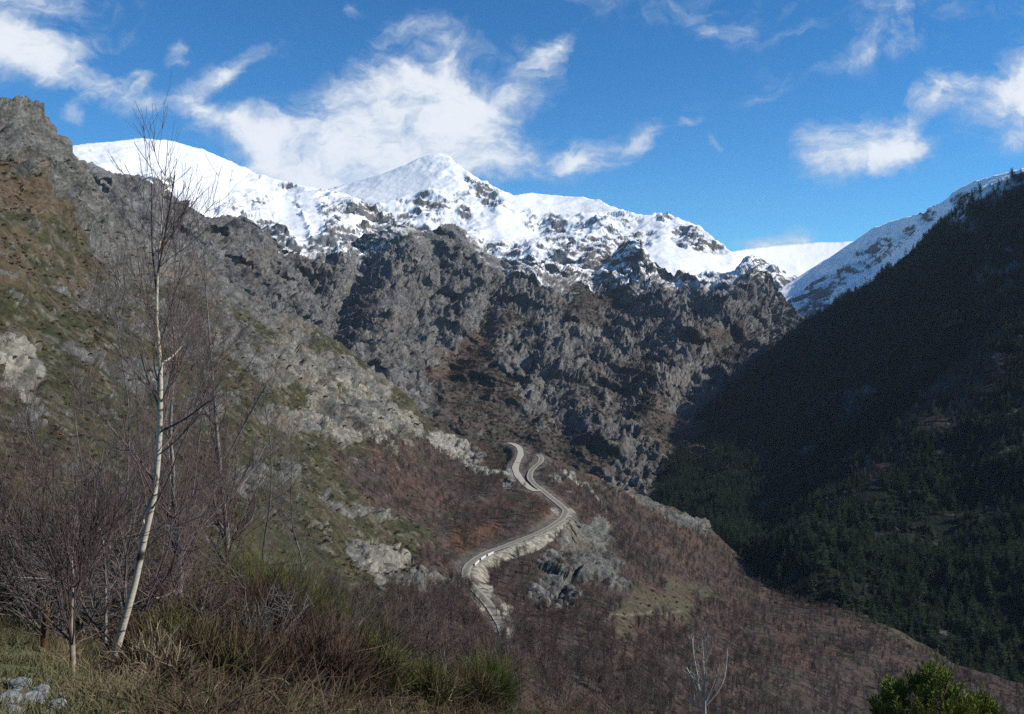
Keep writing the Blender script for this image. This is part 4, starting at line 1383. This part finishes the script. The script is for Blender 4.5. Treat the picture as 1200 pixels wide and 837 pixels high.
def tree_from_trunk(name, label, trunk_px, r_px, bark, twig, n=(26, 190, 520), blen=1.6, lo=.25, spread=(22, 50), up=.55, base=None, seed=1, rmin=.0028, limbs=(), extra_depth=0.0, gp=None, cat='tree', sub=.42, subsub=.20):
    r = np.random.default_rng(seed)
    b = hit(*trunk_px[0]) if base is None else base
    dep = float(b[1])
    pts = px_trunk(trunk_px, dep, np.cumsum(r.normal(size=len(trunk_px)) * .02 * dep / 10))
    pts[0] = b - np.array([0, 0, .08])
    K = 26
    P = spline(pts, K)
    R = np.interp(np.linspace(0, 1, K), np.linspace(0, 1, len(r_px)), np.asarray(r_px, float) / F * dep)
    root = empty(name, tuple(b))
    off = -b
    Rn = R * (1 + r.normal(size=K) * .04)
    V, Fq = tubes((P + off)[None], Rn[None], 10)
    mesh_obj('trunk', V, Fq, bark, root)
    P = P + off
    Pt, Rt = P[None], R[None]
    tot = np.linalg.norm(P[-1] - P[0])
    parts_lim = []
    for lm in limbs:                                            # limbs the photo shows one by one
        lp = px_trunk(lm[0], dep, np.linspace(0, lm[2], len(lm[0]))) + off
        # start on the trunk
        j = np.argmin(np.linalg.norm(P - lp[0], axis=1))
        lp[0] = P[j]
        q = spline(lp, 12)
        rr = np.linspace(lm[1], .8, 12) / F * dep
        v_, f_ = tubes(q[None], rr[None], 7)
        mesh_obj('limb', v_, f_, bark if len(lm) < 4 else lm[3], root)
        parts_lim.append((q, rr))
    B1, R1 = sprout(Pt, Rt, n[0], lo, .97, lambda t: blen * (1.12 - t) + .25, spread, up, 9, .34, .09, r, rmin * 1.6)
    if parts_lim:
        QL = np.array([spline(q, 9) for q, _ in parts_lim]); RL = np.array([np.interp(np.linspace(0, 1, 9), np.linspace(0, 1, 12), x) for _, x in parts_lim])
        B1p = np.concatenate([B1, QL]); R1p = np.concatenate([R1, RL])
    else:
        B1p, R1p = B1, R1
    B2, R2 = sprout(B1p, R1p, n[1], .2, 1, lambda t: sub * blen * (1.15 - .6 * t), (18, 50), .5, 6, .6, .10, r, rmin)
    B3, R3 = sprout(B2, R2, n[2], .15, 1, lambda t: subsub * blen + 0 * t, (15, 48), .35, 4, .7, .12, r, rmin * .8)
    V, Fq = join([tubes(B1, R1, 5), tubes(B2, R2, 4), tubes(B3, R3, 3)])
    mesh_obj('crown', V, Fq, twig, root)
    tag(root, label, cat, gp)
    return root, b


def build_near_trees():
    tree_from_trunk('birch_tree', 'tall slender white birch leaning up from the grassy bank', [(125, 794), (141, 745), (159, 680), (171, 622), (180, 585), (185, 540), (188, 480), (188, 430), (184, 375), (185, 320), (188, 275), (192, 225), (195, 190), (197, 162)],
                    [5.2, 4.5, 4.0, 3.8, 3.6, 3.3, 3.0, 2.7, 2.2, 1.6, 1.2, .8, .6, .4], MAT['birch'], MAT['twig_red'], (44, 230, 620), 1.3, .30, (24, 58), .34, seed=3, rmin=.0019,
                    limbs=[([(182, 578), (172, 596), (168, 606), (171, 622)], 2.6, .05), ([(187, 432), (205, 415), (214, 404)], 1.5, .1), ([(186, 470), (172, 440), (165, 415)], 1.1, -.2, MAT['twig']),
                           ([(188, 475), (210, 455), (230, 425)], 1.4, .3, MAT['twig']), ([(187, 515), (215, 492), (245, 470)], 1.4, -.3, MAT['twig']), ([(186, 300), (205, 270), (222, 235)], 1.3, .2, MAT['twig']), ([(185, 330), (196, 260), (205, 205)], 1.1, -.1, MAT['twig']), ([(184, 350), (178, 280), (178, 215)], 1.1, .1, MAT['twig'])])
    tree_from_trunk('grey_tree', 'grey-barked bare tree rising out of the green broom', [(264, 722), (265, 690), (267, 655), (266, 625), (262, 590), (258, 550), (254, 500), (250, 450), (246, 400), (243, 360), (240, 320)],
                    [4.6, 4.2, 4.0, 3.6, 3.0, 2.5, 2.1, 1.7, 1.2, .9, .6], MAT['bark_grey'], MAT['twig_red'], (64, 420, 1200), 1.9, .26, (20, 54), .48, seed=8, rmin=.0022,
                    base=np.array([(264 - 600) / F * 17.5, 17.5, float(ground_z((264 - 600) / F * 17.5, 17.5))]),
                    limbs=[([(267, 640), (280, 622), (294, 610), (300, 585)], 2.2, .2), ([(264, 615), (240, 585), (222, 555)], 1.6, .3), ([(266, 640), (255, 610), (250, 575)], 1.5, -.4), ([(262, 590), (290, 560), (312, 520)], 1.4, .5), ([(256, 540), (285, 500), (310, 455)], 1.3, -.3)])
    tree_from_trunk('grey_tree', 'thin grey tree with a crooked trunk close behind the birch', [(219, 768), (216, 735), (211, 695), (212, 660), (206, 625), (203, 595), (203, 555), (200, 505), (203, 450), (209, 400), (214, 350)],
                    [3.6, 3.4, 3.2, 3.0, 2.6, 2.3, 2.0, 1.6, 1.2, .9, .6], MAT['bark_grey'], MAT['twig_red'], (54, 340, 900), 1.6, .24, (18, 52), .48, seed=12, rmin=.0022,
                    limbs=[([(211, 690), (190, 700), (170, 702), (150, 712)], 1.5, -.5), ([(209, 650), (230, 625), (250, 612)], 1.4, .4)])
    tree_from_trunk('birch_sapling', 'thin white-flecked birch sapling half hidden between two trunks', [(197, 702), (197, 670), (196, 635), (198, 600), (199, 560), (196, 510), (193, 460)],
                    [2.2, 2.1, 1.9, 1.7, 1.4, 1.0, .6], MAT['birch'], MAT['twig'], (22, 110, 260), 1.3, .3, (16, 44), .55, seed=15, base=np.array([(197 - 600) / F * 19.0, 19.0, float(ground_z((197 - 600) / F * 19.0, 19.0))]))
    tree_from_trunk('birch_sapling', 'short peeling birch with an orange-white stem in the thicket', [(84, 790), (85, 765), (84, 740), (85, 715), (86, 692), (86, 676), (84, 655)],
                    [3.4, 3.2, 3.2, 2.8, 2.6, 1.2, .7], MAT['peeling'], MAT['twig'], (30, 180, 420), 1.5, .3, (25, 60), .4, seed=18, limbs=[([(86, 700), (80, 684), (81, 668), (78, 640)], 1.4, .1, MAT['twig']), ([(86, 700), (93, 684), (95, 660), (99, 630)], 1.4, -.1, MAT['twig'])])
    tree_from_trunk('dead_stump', 'broken brown stump in the dark thicket above the grass', [(52, 765), (52, 745), (54, 722), (55, 712)], [4.6, 4.2, 4.0, 3.2], simple_mat('rotten_wood', (.05, .032, .016), (.16, .10, .045), 6, .1, bump=.01, stretch_z=.3), MAT['twig'], (6, 14, 20), .5, .3, (30, 60), .3, seed=21, cat='stump')
    thin = [(150, 775, 14.5, 330, 'thin bare sapling just behind the white birch'), (232, 760, 15.5, 400, 'thin bare sapling between the two grey trees'), (300, 745, 18.5, 430, 'thin bare sapling standing behind the russet broom'), (110, 770, 15.0, 430, 'thin bare sapling between the peeling birch and the white birch'),
            (175, 760, 17.5, 380, 'slender dark sapling behind the crooked grey tree'), (40, 760, 14.0, 480, 'thin bare sapling beside the broken stump'), (325, 740, 20.0, 500, 'slim bare sapling at the end of the green broom row'), (10, 755, 16.0, 470, 'slim dark sapling in the thorn thicket above the bank')]
    for q, (px, py, dep, top_, lab) in enumerate(thin):
        rr = np.random.default_rng(900 + q)
        x0 = (px - 600) / F * dep
        k = 7
        yy = np.linspace(py, top_, k)
        xx = px + np.cumsum(rr.normal(size=k)) * 9
        xx[0] = px
        tree_from_trunk('bare_sapling', lab, list(zip(xx, yy)), [1.7, 1.5, 1.3, 1.1, .8, .6, .3], MAT['twig_grey'], MAT['twig_red' if q % 2 else 'twig_grey'], (46, 280, 760), 1.4, .18, (22, 55), .4, seed=70 + q, rmin=.0021,
                        base=np.array([x0, dep, float(ground_z(x0, dep))]))
    # bare multi-stem bushes that fill the thicket on the left
    spots = [((18, 752), 60, 'tangled bare thorn bush beside the broken stump'), ((100, 770), 61, 'bare many-stemmed bush beside the peeling birch'), ((62, 742), 62, 'bare grey bush behind the broken stump'), ((150, 765), 63, 'bare reddish bush at the foot of the white birch'),
             ((-30, 745), 64, 'bare grey thorn bush spreading over the grassy bank edge'), ((120, 740), 65, 'dense bare bush between the peeling birch and the white birch'), ((235, 770), 66, 'bare bush with arching stems behind the brown broom'), ((175, 790), 67, 'low bare bush with pale arching stems beside the birch foot'),
             ((230, 812), 68, 'dark bare bush tangled into the short brown broom'), ((300, 815), 69, 'dark bare bush tangled into the low russet broom'), ((370, 818), 70, 'low dark bare bush under the arching cane'), ((430, 822), 71, 'low dark bare bush beyond the arching cane'), ((205, 785), 73, 'bare bush with fine reddish twigs behind the short brown broom')]
    for (px, py), sd, lab in spots:
        r = np.random.default_rng(sd)
        b = hit(px, py)
        b = b + np.array([0, r.random() * 2.5, 0]); b[2] = float(ground_z(b[0], b[1]))
        big = sd < 66
        K = 8
        ns = 11
        h = (2.1 + .9 * r.random()) if big else 1.1
        d = np.c_[r.normal(size=(ns, 2)) * .42, np.ones(ns)]
        P = np.zeros((ns, K, 3)); P[:, 0, :2] = r.normal(size=(ns, 2)) * .12; P[:, 0, 2] = -.08
        ln = h * (.6 + .5 * r.random(ns))
        for k in range(1, K):
            d = d + r.normal(size=(ns, 3)) * .14; d /= np.linalg.norm(d, axis=1, keepdims=True)
            P[:, k] = P[:, k - 1] + d * (ln / (K - 1))[:, None]
        R = np.linspace(.016, .004, K)[None].repeat(ns, 0) * (.7 + .6 * r.random((ns, 1)))
        root = empty('bare_bush', tuple(b))
        for q in range(3):
            v_, f_ = tubes(P[q:q + 1], R[q:q + 1] * 1.2, 6); mesh_obj('stem', v_, f_, MAT['bark_grey'], root)
        B1, R1 = sprout(P, R, 130, .12, 1, lambda t: h * .38 + 0 * t, (20, 70), .15, 6, .6, .2, r, .0032)
        B2, R2 = sprout(B1, R1, 520, .1, 1, lambda t: h * .18 + 0 * t, (20, 65), .2, 4, .6, .18, r, .0024)
        V, Fq = join([tubes(P[3:], R[3:], 5), tubes(B1, R1, 4), tubes(B2, R2, 3)])
        mesh_obj('twigs', V, Fq, MAT['twig_red' if sd % 2 else 'twig_grey'], root)
        tag(root, lab, 'bush')


def broom(b, h, w, n, mats, label, seed, name='broom_bush', wid=.0048, lean=.5):
    r = np.random.default_rng(seed)
    root = empty(name, tuple(b))
    K = 5
    # main stems
    ns = 9
    base = np.c_[r.normal(size=(ns, 2)) * w * .18, np.full(ns, -.08)]
    P, R = blades(base, 1, h * .7, .02, .012, r, .35, 5)
    V, Fq = tubes(P, R, 5)
    mesh_obj('stem', V, Fq, MAT['bark_grey'], root)
    # fine upright shoots, thickest in clumps
    cl = np.c_[r.normal(size=(26, 2)) * w * .33, np.zeros(26)]
    hc = h * (1 - .55 * np.clip(np.linalg.norm(cl, axis=1) / w, 0, 1)) * (.5 + .6 * r.random(26))
    ci = r.integers(0, 26, n)
    z0 = hc[ci] * (.05 + .55 * r.random(n))
    s = np.c_[cl[ci, :2] * .75 + r.normal(size=(n, 2)) * w * .07, z0]
    d = np.c_[cl[ci, :2] / w * .9 + r.normal(size=(n, 2)) * lean, np.full(n, 1.0)]
    d /= np.linalg.norm(d, axis=1, keepdims=True)
    l = (hc[ci] - z0) * (.75 + .5 * r.random(n))
    Q = np.zeros((n, 4, 3)); Q[:, 0] = s
    for k in range(1, 4):
        d = d + r.normal(size=(n, 3)) * .26; d /= np.linalg.norm(d, axis=1, keepdims=True)
        Q[:, k] = Q[:, k - 1] + d * (l / 3)[:, None]
    RR = wid * np.linspace(1, .4, 4)[None].repeat(n, 0) * (.7 + .6 * r.random((n, 1)))
    g = r.integers(0, len(mats), 26)[ci]
    for k, mt in enumerate(mats):
        sel = g == k
        if sel.any():
            v_, f_ = strip(Q[sel], RR[sel], r)
            mesh_obj('foliage', v_, f_, mt, root, smooth=False)
    tag(root, label, 'bush')
    return root


def on(px, y):
    x = float(ray(px, 400)[0]) * y
    return np.array([x, y, float(ground_z(x, y))])


def build_near_shrubs():
    br, gr, ol = MAT['broom_brown'], MAT['broom_green'], MAT['broom_olive']
    spec = [  # photo column, distance, height, half width, shoots, materials, label
        (300, 11.2, 1.5, 1.15, 6800, [br, br, br], 'large russet-brown broom bush with dense upright stems'),
        (235, 10.2, 1.15, .9, 4600, [br, ol, br], 'brown broom bush with an olive base beside the birch'),
        (365, 12.0, 1.25, .95, 4600, [br, br, ol], 'brown broom bush on the open side of the large russet one'),
        (180, 9.2, .8, .8, 2600, [br, ol], 'low brown broom bush under the arching pale stems'),
        (292, 16.0, 2.9, 1.0, 5200, [gr, ol, ol], 'bright green broom bush behind the russet broom'),
        (340, 16.5, 2.8, .95, 4600, [gr, gr, ol], 'green broom bush sloping down beside the bright green one'),
        (385, 17.5, 2.3, .9, 3800, [gr, ol], 'small green broom bush at the end of the green row'),
        (250, 17.0, 3.2, 1.0, 4200, [gr, ol, ol], 'dark green broom bush behind the two grey trunks'),
        (135, 16.5, 3.1, 1.3, 4200, [ol, ol, br], 'tall olive broom bush behind the white birch'),
        (90, 15.5, 3.3, 1.3, 4200, [ol, gr, ol], 'tall olive green broom bush behind the peeling birch'),
        (20, 16.0, 3.2, 1.5, 3600, [ol, br, br], 'tall brown and olive broom above the bank edge'),
        (430, 17.0, 1.3, .9, 3200, [ol, MAT['straw'], ol], 'olive broom bush mixed with pale dry grass'),
        (490, 19.0, 1.2, .9, 3600, [ol, ol, gr], 'olive green broom beside the small rusty one'),
        (535, 19.5, 1.35, .6, 2600, [br, br, ol], 'small rusty brown broom between two green ones'),
        (570, 20.0, 1.75, .7, 4200, [gr, gr], 'small bright green broom beside the rusty one'),
        (455, 15.5, .65, .8, 1800, [MAT['straw'], ol], 'pale dry tussock among the olive broom'),
        (225, 8.2, .85, .75, 3000, [br, br, ol], 'short brown broom low on the bank below the larger ones'),
        (290, 8.6, 1.0, .85, 3600, [br, br, br], 'low russet broom in front of the largest russet bush'),
        (355, 9.2, 1.1, .85, 3600, [br, br], 'low dark brown broom under the arching cane'),
        (415, 10.5, 1.15, .85, 3200, [ol, br], 'low olive-brown broom beyond the arching cane'),
        (490, 12.5, .95, .8, 2600, [ol, ol, MAT['straw']], 'low olive broom flecked with straw at the bank edge'),
        (550, 14.0, .9, .8, 2400, [ol, br], 'low olive broom in front of the rusty one'),
        (175, 7.6, .6, .6, 2000, [br, br, MAT['straw']], 'small brown and straw tuft on the bank'),
    ]
    for k, (px, y, h, w, n, mats, lab) in enumerate(spec):
        broom(on(px, y), h, w, n, mats, lab, 300 + k)


build_near_trees()
build_near_shrubs()


def build_pine_bush():
    """green pine bush at the lower right: boughs with tufts of upward needles"""
    for k, (px, y, h, w, lab) in enumerate([(1112, 20.0, 1.85, 1.35, 'bushy yellow-green young pine at the slope edge'), (1060, 20.5, 1.65, .75, 'smaller young pine leaning against the bushy one'), (1165, 20.5, 1.65, .8, 'low young pine on the stream side of the bushy one')]):
        r = np.random.default_rng(500 + k)
        b = on(px, y)
        root = empty('young_pine', tuple(b))
        Kt = 6
        z = np.linspace(-.1, h * .93, Kt)
        P = np.stack([np.cumsum(r.normal(size=Kt)) * .03, np.cumsum(r.normal(size=Kt)) * .03, z], -1)[None]
        R = np.linspace(.05, .012, Kt)[None]
        v_, f_ = tubes(P, R, 7); mesh_obj('trunk', v_, f_, MAT['needle_trunk'], root)
        B1, R1 = sprout(P, R, 60, .18, 1, lambda t: w * (1.25 - t * .85), (45, 80), .75, 6, .5, .08, r, .006)
        B2, R2 = sprout(B1, R1, 300, .3, 1, lambda t: w * .34 + 0 * t, (25, 55), .7, 5, .6, .08, r, .004)
        v_, f_ = join([tubes(B1, R1, 4), tubes(B2, R2, 3)]); mesh_obj('boughs', v_, f_, MAT['needle_trunk'], root)
        # needles: brushes along the twigs
        S = np.concatenate([B2, B1[:, -5:]])
        n = 15000 if k == 0 else 9000
        i = r.integers(0, len(S), n); t = (.25 + .75 * r.random(n)) * 4
        j = np.clip(t.astype(int), 0, 3); f = (t - j)[:, None]
        s = S[i, j] * (1 - f) + S[i, j + 1] * f
        T = S[i, j + 1] - S[i, j]; T /= np.linalg.norm(T, axis=1, keepdims=True) + 1e-9
        d = T * .8 + r.normal(size=(n, 3)) * .55; d[:, 2] += .25; d /= np.linalg.norm(d, axis=1, keepdims=True)
        l = (.07 + .06 * r.random(n))[:, None]
        Q = np.stack([s, s + d * l], 1)
        v_, f_ = strip(Q, np.tile([.0085, .004], (n, 1)), r)
        mesh_obj('needles', v_, f_, MAT['pine_needle'], root, smooth=False)
        tag(root, lab, 'pine')


MAT['pine_needle'] = simple_mat('pine_needle', (.10, .135, .026), (.26, .29, .065), 1.3, .12)
build_pine_bush()

# pale young ash standing clear of the wood
def build_pale_sapling():
    y = 62.0
    b = on(826, y)
    b[2] = min(b[2], float(at(826, 860, y)[2]))
    # the tree stands on the wooded slope just below the frame
    tree_from_trunk('pale_sapling', 'pale grey sapling with upswept bare branches above the wood', [(826, 870), (826, 845), (826, 832), (826, 815), (825, 795), (824, 770), (823, 750)], [2.0, 1.8, 1.6, 1.3, 1.0, .8, .5],
                    MAT['pale_bark'], MAT['pale_bark'], (16, 70, 130), 2.8, .3, (18, 42), .6, base=at(826, 872, y), seed=33, rmin=.007, sub=.36, subsub=.16,
                    limbs=[([(824, 836), (820, 815), (817, 790), (813, 770), (811, 748)], 1.2, .3), ([(828, 822), (834, 806), (839, 792), (843, 778)], 1.0, -.3), ([(828, 830), (840, 812), (848, 797), (851, 780), (852, 760)], 1.0, .5), ([(821, 832), (812, 824), (804, 814)], .9, .2), ([(822, 805), (812, 795), (804, 782)], .9, -.4)])


build_pale_sapling()


def build_bank_details():
    r = np.random.default_rng(77)
    # pale bluish stones in the corner
    shapes = [(8, 828, 26), (38, 826, 22), (64, 833, 20), (22, 808, 22), (48, 812, 15), (80, 836, 13), (4, 803, 14), (12, 840, 20), (92, 829, 9), (70, 818, 9), (33, 795, 9), (56, 800, 7)]
    labs = ['large pale bluish stone in the grass', 'pale rounded stone wedged beside the large bluish one', 'pale angular stone at the end of the stone heap', 'greyish stone lying above the large bluish stone', 'small pale stone on top of the heap', 'small pale stone half sunk in the short grass',
            'small grey stone in the grass behind the heap', 'pale flat stone in front of the large bluish one', 'tiny pale stone farthest out towards the birch', 'tiny pale stone between the angular stone and the grass', 'tiny pale stone alone in the grass above the heap', 'tiny grey stone just above the heap']
    import bmesh
    for k, (px, py, s) in enumerate(shapes):
        b = hit(px, py)
        bm = bmesh.new()
        bmesh.ops.create_icosphere(bm, subdivisions=3, radius=1.0)
        me = bpy.data.meshes.new('stone'); bm.to_mesh(me); bm.free()
        co = np.empty(len(me.vertices) * 3, f32); me.vertices.foreach_get('co', co); co = co.reshape(-1, 3)
        f, _ = facets(co + k * 3.1, .9, 40 + k, 1.0)
        co = co * (1 + f[:, None] * .22 + fbm(co, .5, 3, .5, 50 + k)[:, None] * .12)
        rr = s / F * b[1] * .62
        co = co * np.array([1.25, 1.0, .72]) * rr
        me.vertices.foreach_set('co', co.astype(f32).ravel())
        me.materials.append(MAT['stone'])
        o = bpy.data.objects.new('stone', me); COL.objects.link(o)
        o.location = b + np.array([0, 0, rr * .25]); o.rotation_euler = (0, 0, r.random() * 6.28)
        tag(o, labs[k], 'stone', 'stones on the grassy bank')
    # short grass on the bank
    n = 5200
    px = r.random(n) * 330 - 60; py = 742 + r.random(n) * 130
    base = []
    y = 4.2 + 9.5 * r.random(n) ** 1.2
    x = -.72 * y + r.random(n) * y * .34
    base = np.stack([x, y, ground_z(x, y) - .01], -1)
    keep = fbm(base.astype(f32), .9, 3, .6, 88) > -.18
    P, R = blades(base[keep], 6, .13, .05, .0042, r, .55, 3)
    v_, f_ = strip(P, R, r)
    g = mesh_obj('grass', v_, f_, MAT['grass'], smooth=False)
    tag(g, 'short green and straw-coloured grass on the near bank', 'grass', kind='stuff')
    # undergrowth of twiggy tufts over the whole near slope
    n = 3400
    y = 4.6 + 62 * r.random(n) ** 2.6
    x = (-.62 + 1.3 * r.random(n)) * y
    keep = ~((x < -.44 * y) & (y < 11.0))
    base = np.stack([x, y, ground_z(x, y) - .02], -1)[keep]
    for q, (mt, nm, lab) in enumerate(((MAT['broom_brown'], 'undergrowth', 'brown twiggy undergrowth on the near slope'), (MAT['broom_dark'], 'undergrowth', 'dark olive undergrowth on the near slope'), (MAT['straw'], 'dry_grass', 'dry straw-coloured grass on the near slope'))):
        bs = base[q::3]
        if q == 2:
            bs = bs[::6]
        P, R = blades(bs, 40, .46 - .10 * q, .2, .0042, r, 1.15, 5)
        v_, f_ = strip(P, R, r)
        tag(mesh_obj(nm, v_, f_, mt, smooth=False), lab, 'undergrowth', kind='stuff')
    # dry straw tussocks near the birch foot
    for k, (px, py, lab) in enumerate([(98, 792, 'dry straw tussock beside the foot of the birch'), (66, 778, 'dry straw tussock above the pale stones'), (150, 812, 'dry straw tussock in front of the low brown broom'), (120, 822, 'small straw tussock on the bank in front of the birch')]):
        b = hit(px, py)
        P, R = blades(np.zeros((1, 3)), 260, .24, .09, .0032, r, .8, 4)
        v_, f_ = strip(P, R, r)
        o = mesh_obj('grass_tussock', v_, f_, MAT['straw'], smooth=False); o.location = b
        tag(o, lab, 'tussock', 'dry tussocks on the bank')
    # a single arching cane
    c = at(np.array([352, 372, 395, 420, 445, 460, 470]), np.array([778, 774, 769, 763, 758, 752, 743]), np.full(7, 9.6))
    b = on(330, 9.6)
    P = spline(np.concatenate([[b - np.array([0, 0, .05]), (b + c[0]) / 2 + np.array([-.05, 0, .22])], c]), 24)[None]
    R = np.linspace(.011, .004, 24)[None]
    v_, f_ = tubes(P, R, 6)
    o = mesh_obj('cane', v_, f_, MAT['cane'])
    tag(o, 'single reddish cane arching out of the brown broom', 'cane')
    # arching pale bramble stems at the birch's foot
    for k, (pts, dep, lab) in enumerate([
        ([(138, 815), (150, 775), (175, 765), (200, 772)], 11.2, 'pale bramble stem arching low beside the birch foot'),
        ([(150, 812), (165, 748), (185, 742), (205, 760)], 11.6, 'pale bramble stem arching high over the low brown broom'),
        ([(135, 800), (165, 780), (195, 775), (225, 768)], 10.8, 'long pale bramble stem lying over the brown broom')]):
        q = spline(px_trunk(pts, dep), 18)
        q[0, 2] = min(q[0, 2], float(ground_z(q[0, 0], q[0, 1]))) - .05
        v_, f_ = tubes(q[None], np.linspace(.008, .004, 18)[None], 5)
        tag(mesh_obj('bramble_stem', v_, f_, MAT['straw']), lab, 'bramble')


build_bank_details()


def build_stream():
    m, N, b = new_mat('stream_gravel')
    geo = N.n('ShaderNodeNewGeometry')
    n1 = N.noise(geo.outputs['Position'], .4, 5, .7)
    N.l(N.mixc(n1.outputs[0], (.20, .20, .19), (.42, .42, .40)), b.inputs['Base Color'])
    q = spline([(940, 690), (965, 703), (985, 710), (1010, 715), (1035, 722), (1060, 738)], 40)
    c3 = at(q[:, 0], q[:, 1], np.linspace(628, 548, 40))
    c3[:, 2] = smooth1(c3[:, 2], 8)
    o = ribbon('stream_bed', c3, 5.0, m, 1.2)
    tag(o, kind='structure')


build_stream()


# ------------------------------------------------------------------ the air
def build_haze():
    m = bpy.data.materials.new('haze'); m.use_nodes = True
    nt = m.node_tree
    for n in list(nt.nodes):
        nt.nodes.remove(n)
    out = nt.nodes.new('ShaderNodeOutputMaterial'); v = nt.nodes.new('ShaderNodeVolumePrincipled')
    v.inputs['Color'].default_value = (.62, .78, 1.0, 1)
    v.inputs['Density'].default_value = 2.4e-5
    v.inputs['Anisotropy'].default_value = 0.0
    nt.links.new(v.outputs[0], out.inputs['Volume'])
    x0, x1, y0, y1, z0, z1 = -3600, 3600, -60, 9000, -1700, 1150
    V = np.array([(x, y, z) for z in (z0, z1) for y in (y0, y1) for x in (x0, x1)], float)
    Fq = np.array([(0, 2, 3, 1), (4, 5, 7, 6), (0, 1, 5, 4), (2, 6, 7, 3), (0, 4, 6, 2), (1, 3, 7, 5)])
    o = mesh_obj('haze', V, Fq, m, smooth=False)
    tag(o, 'thin blue mountain haze filling the valley', 'haze', kind='stuff')


build_haze()
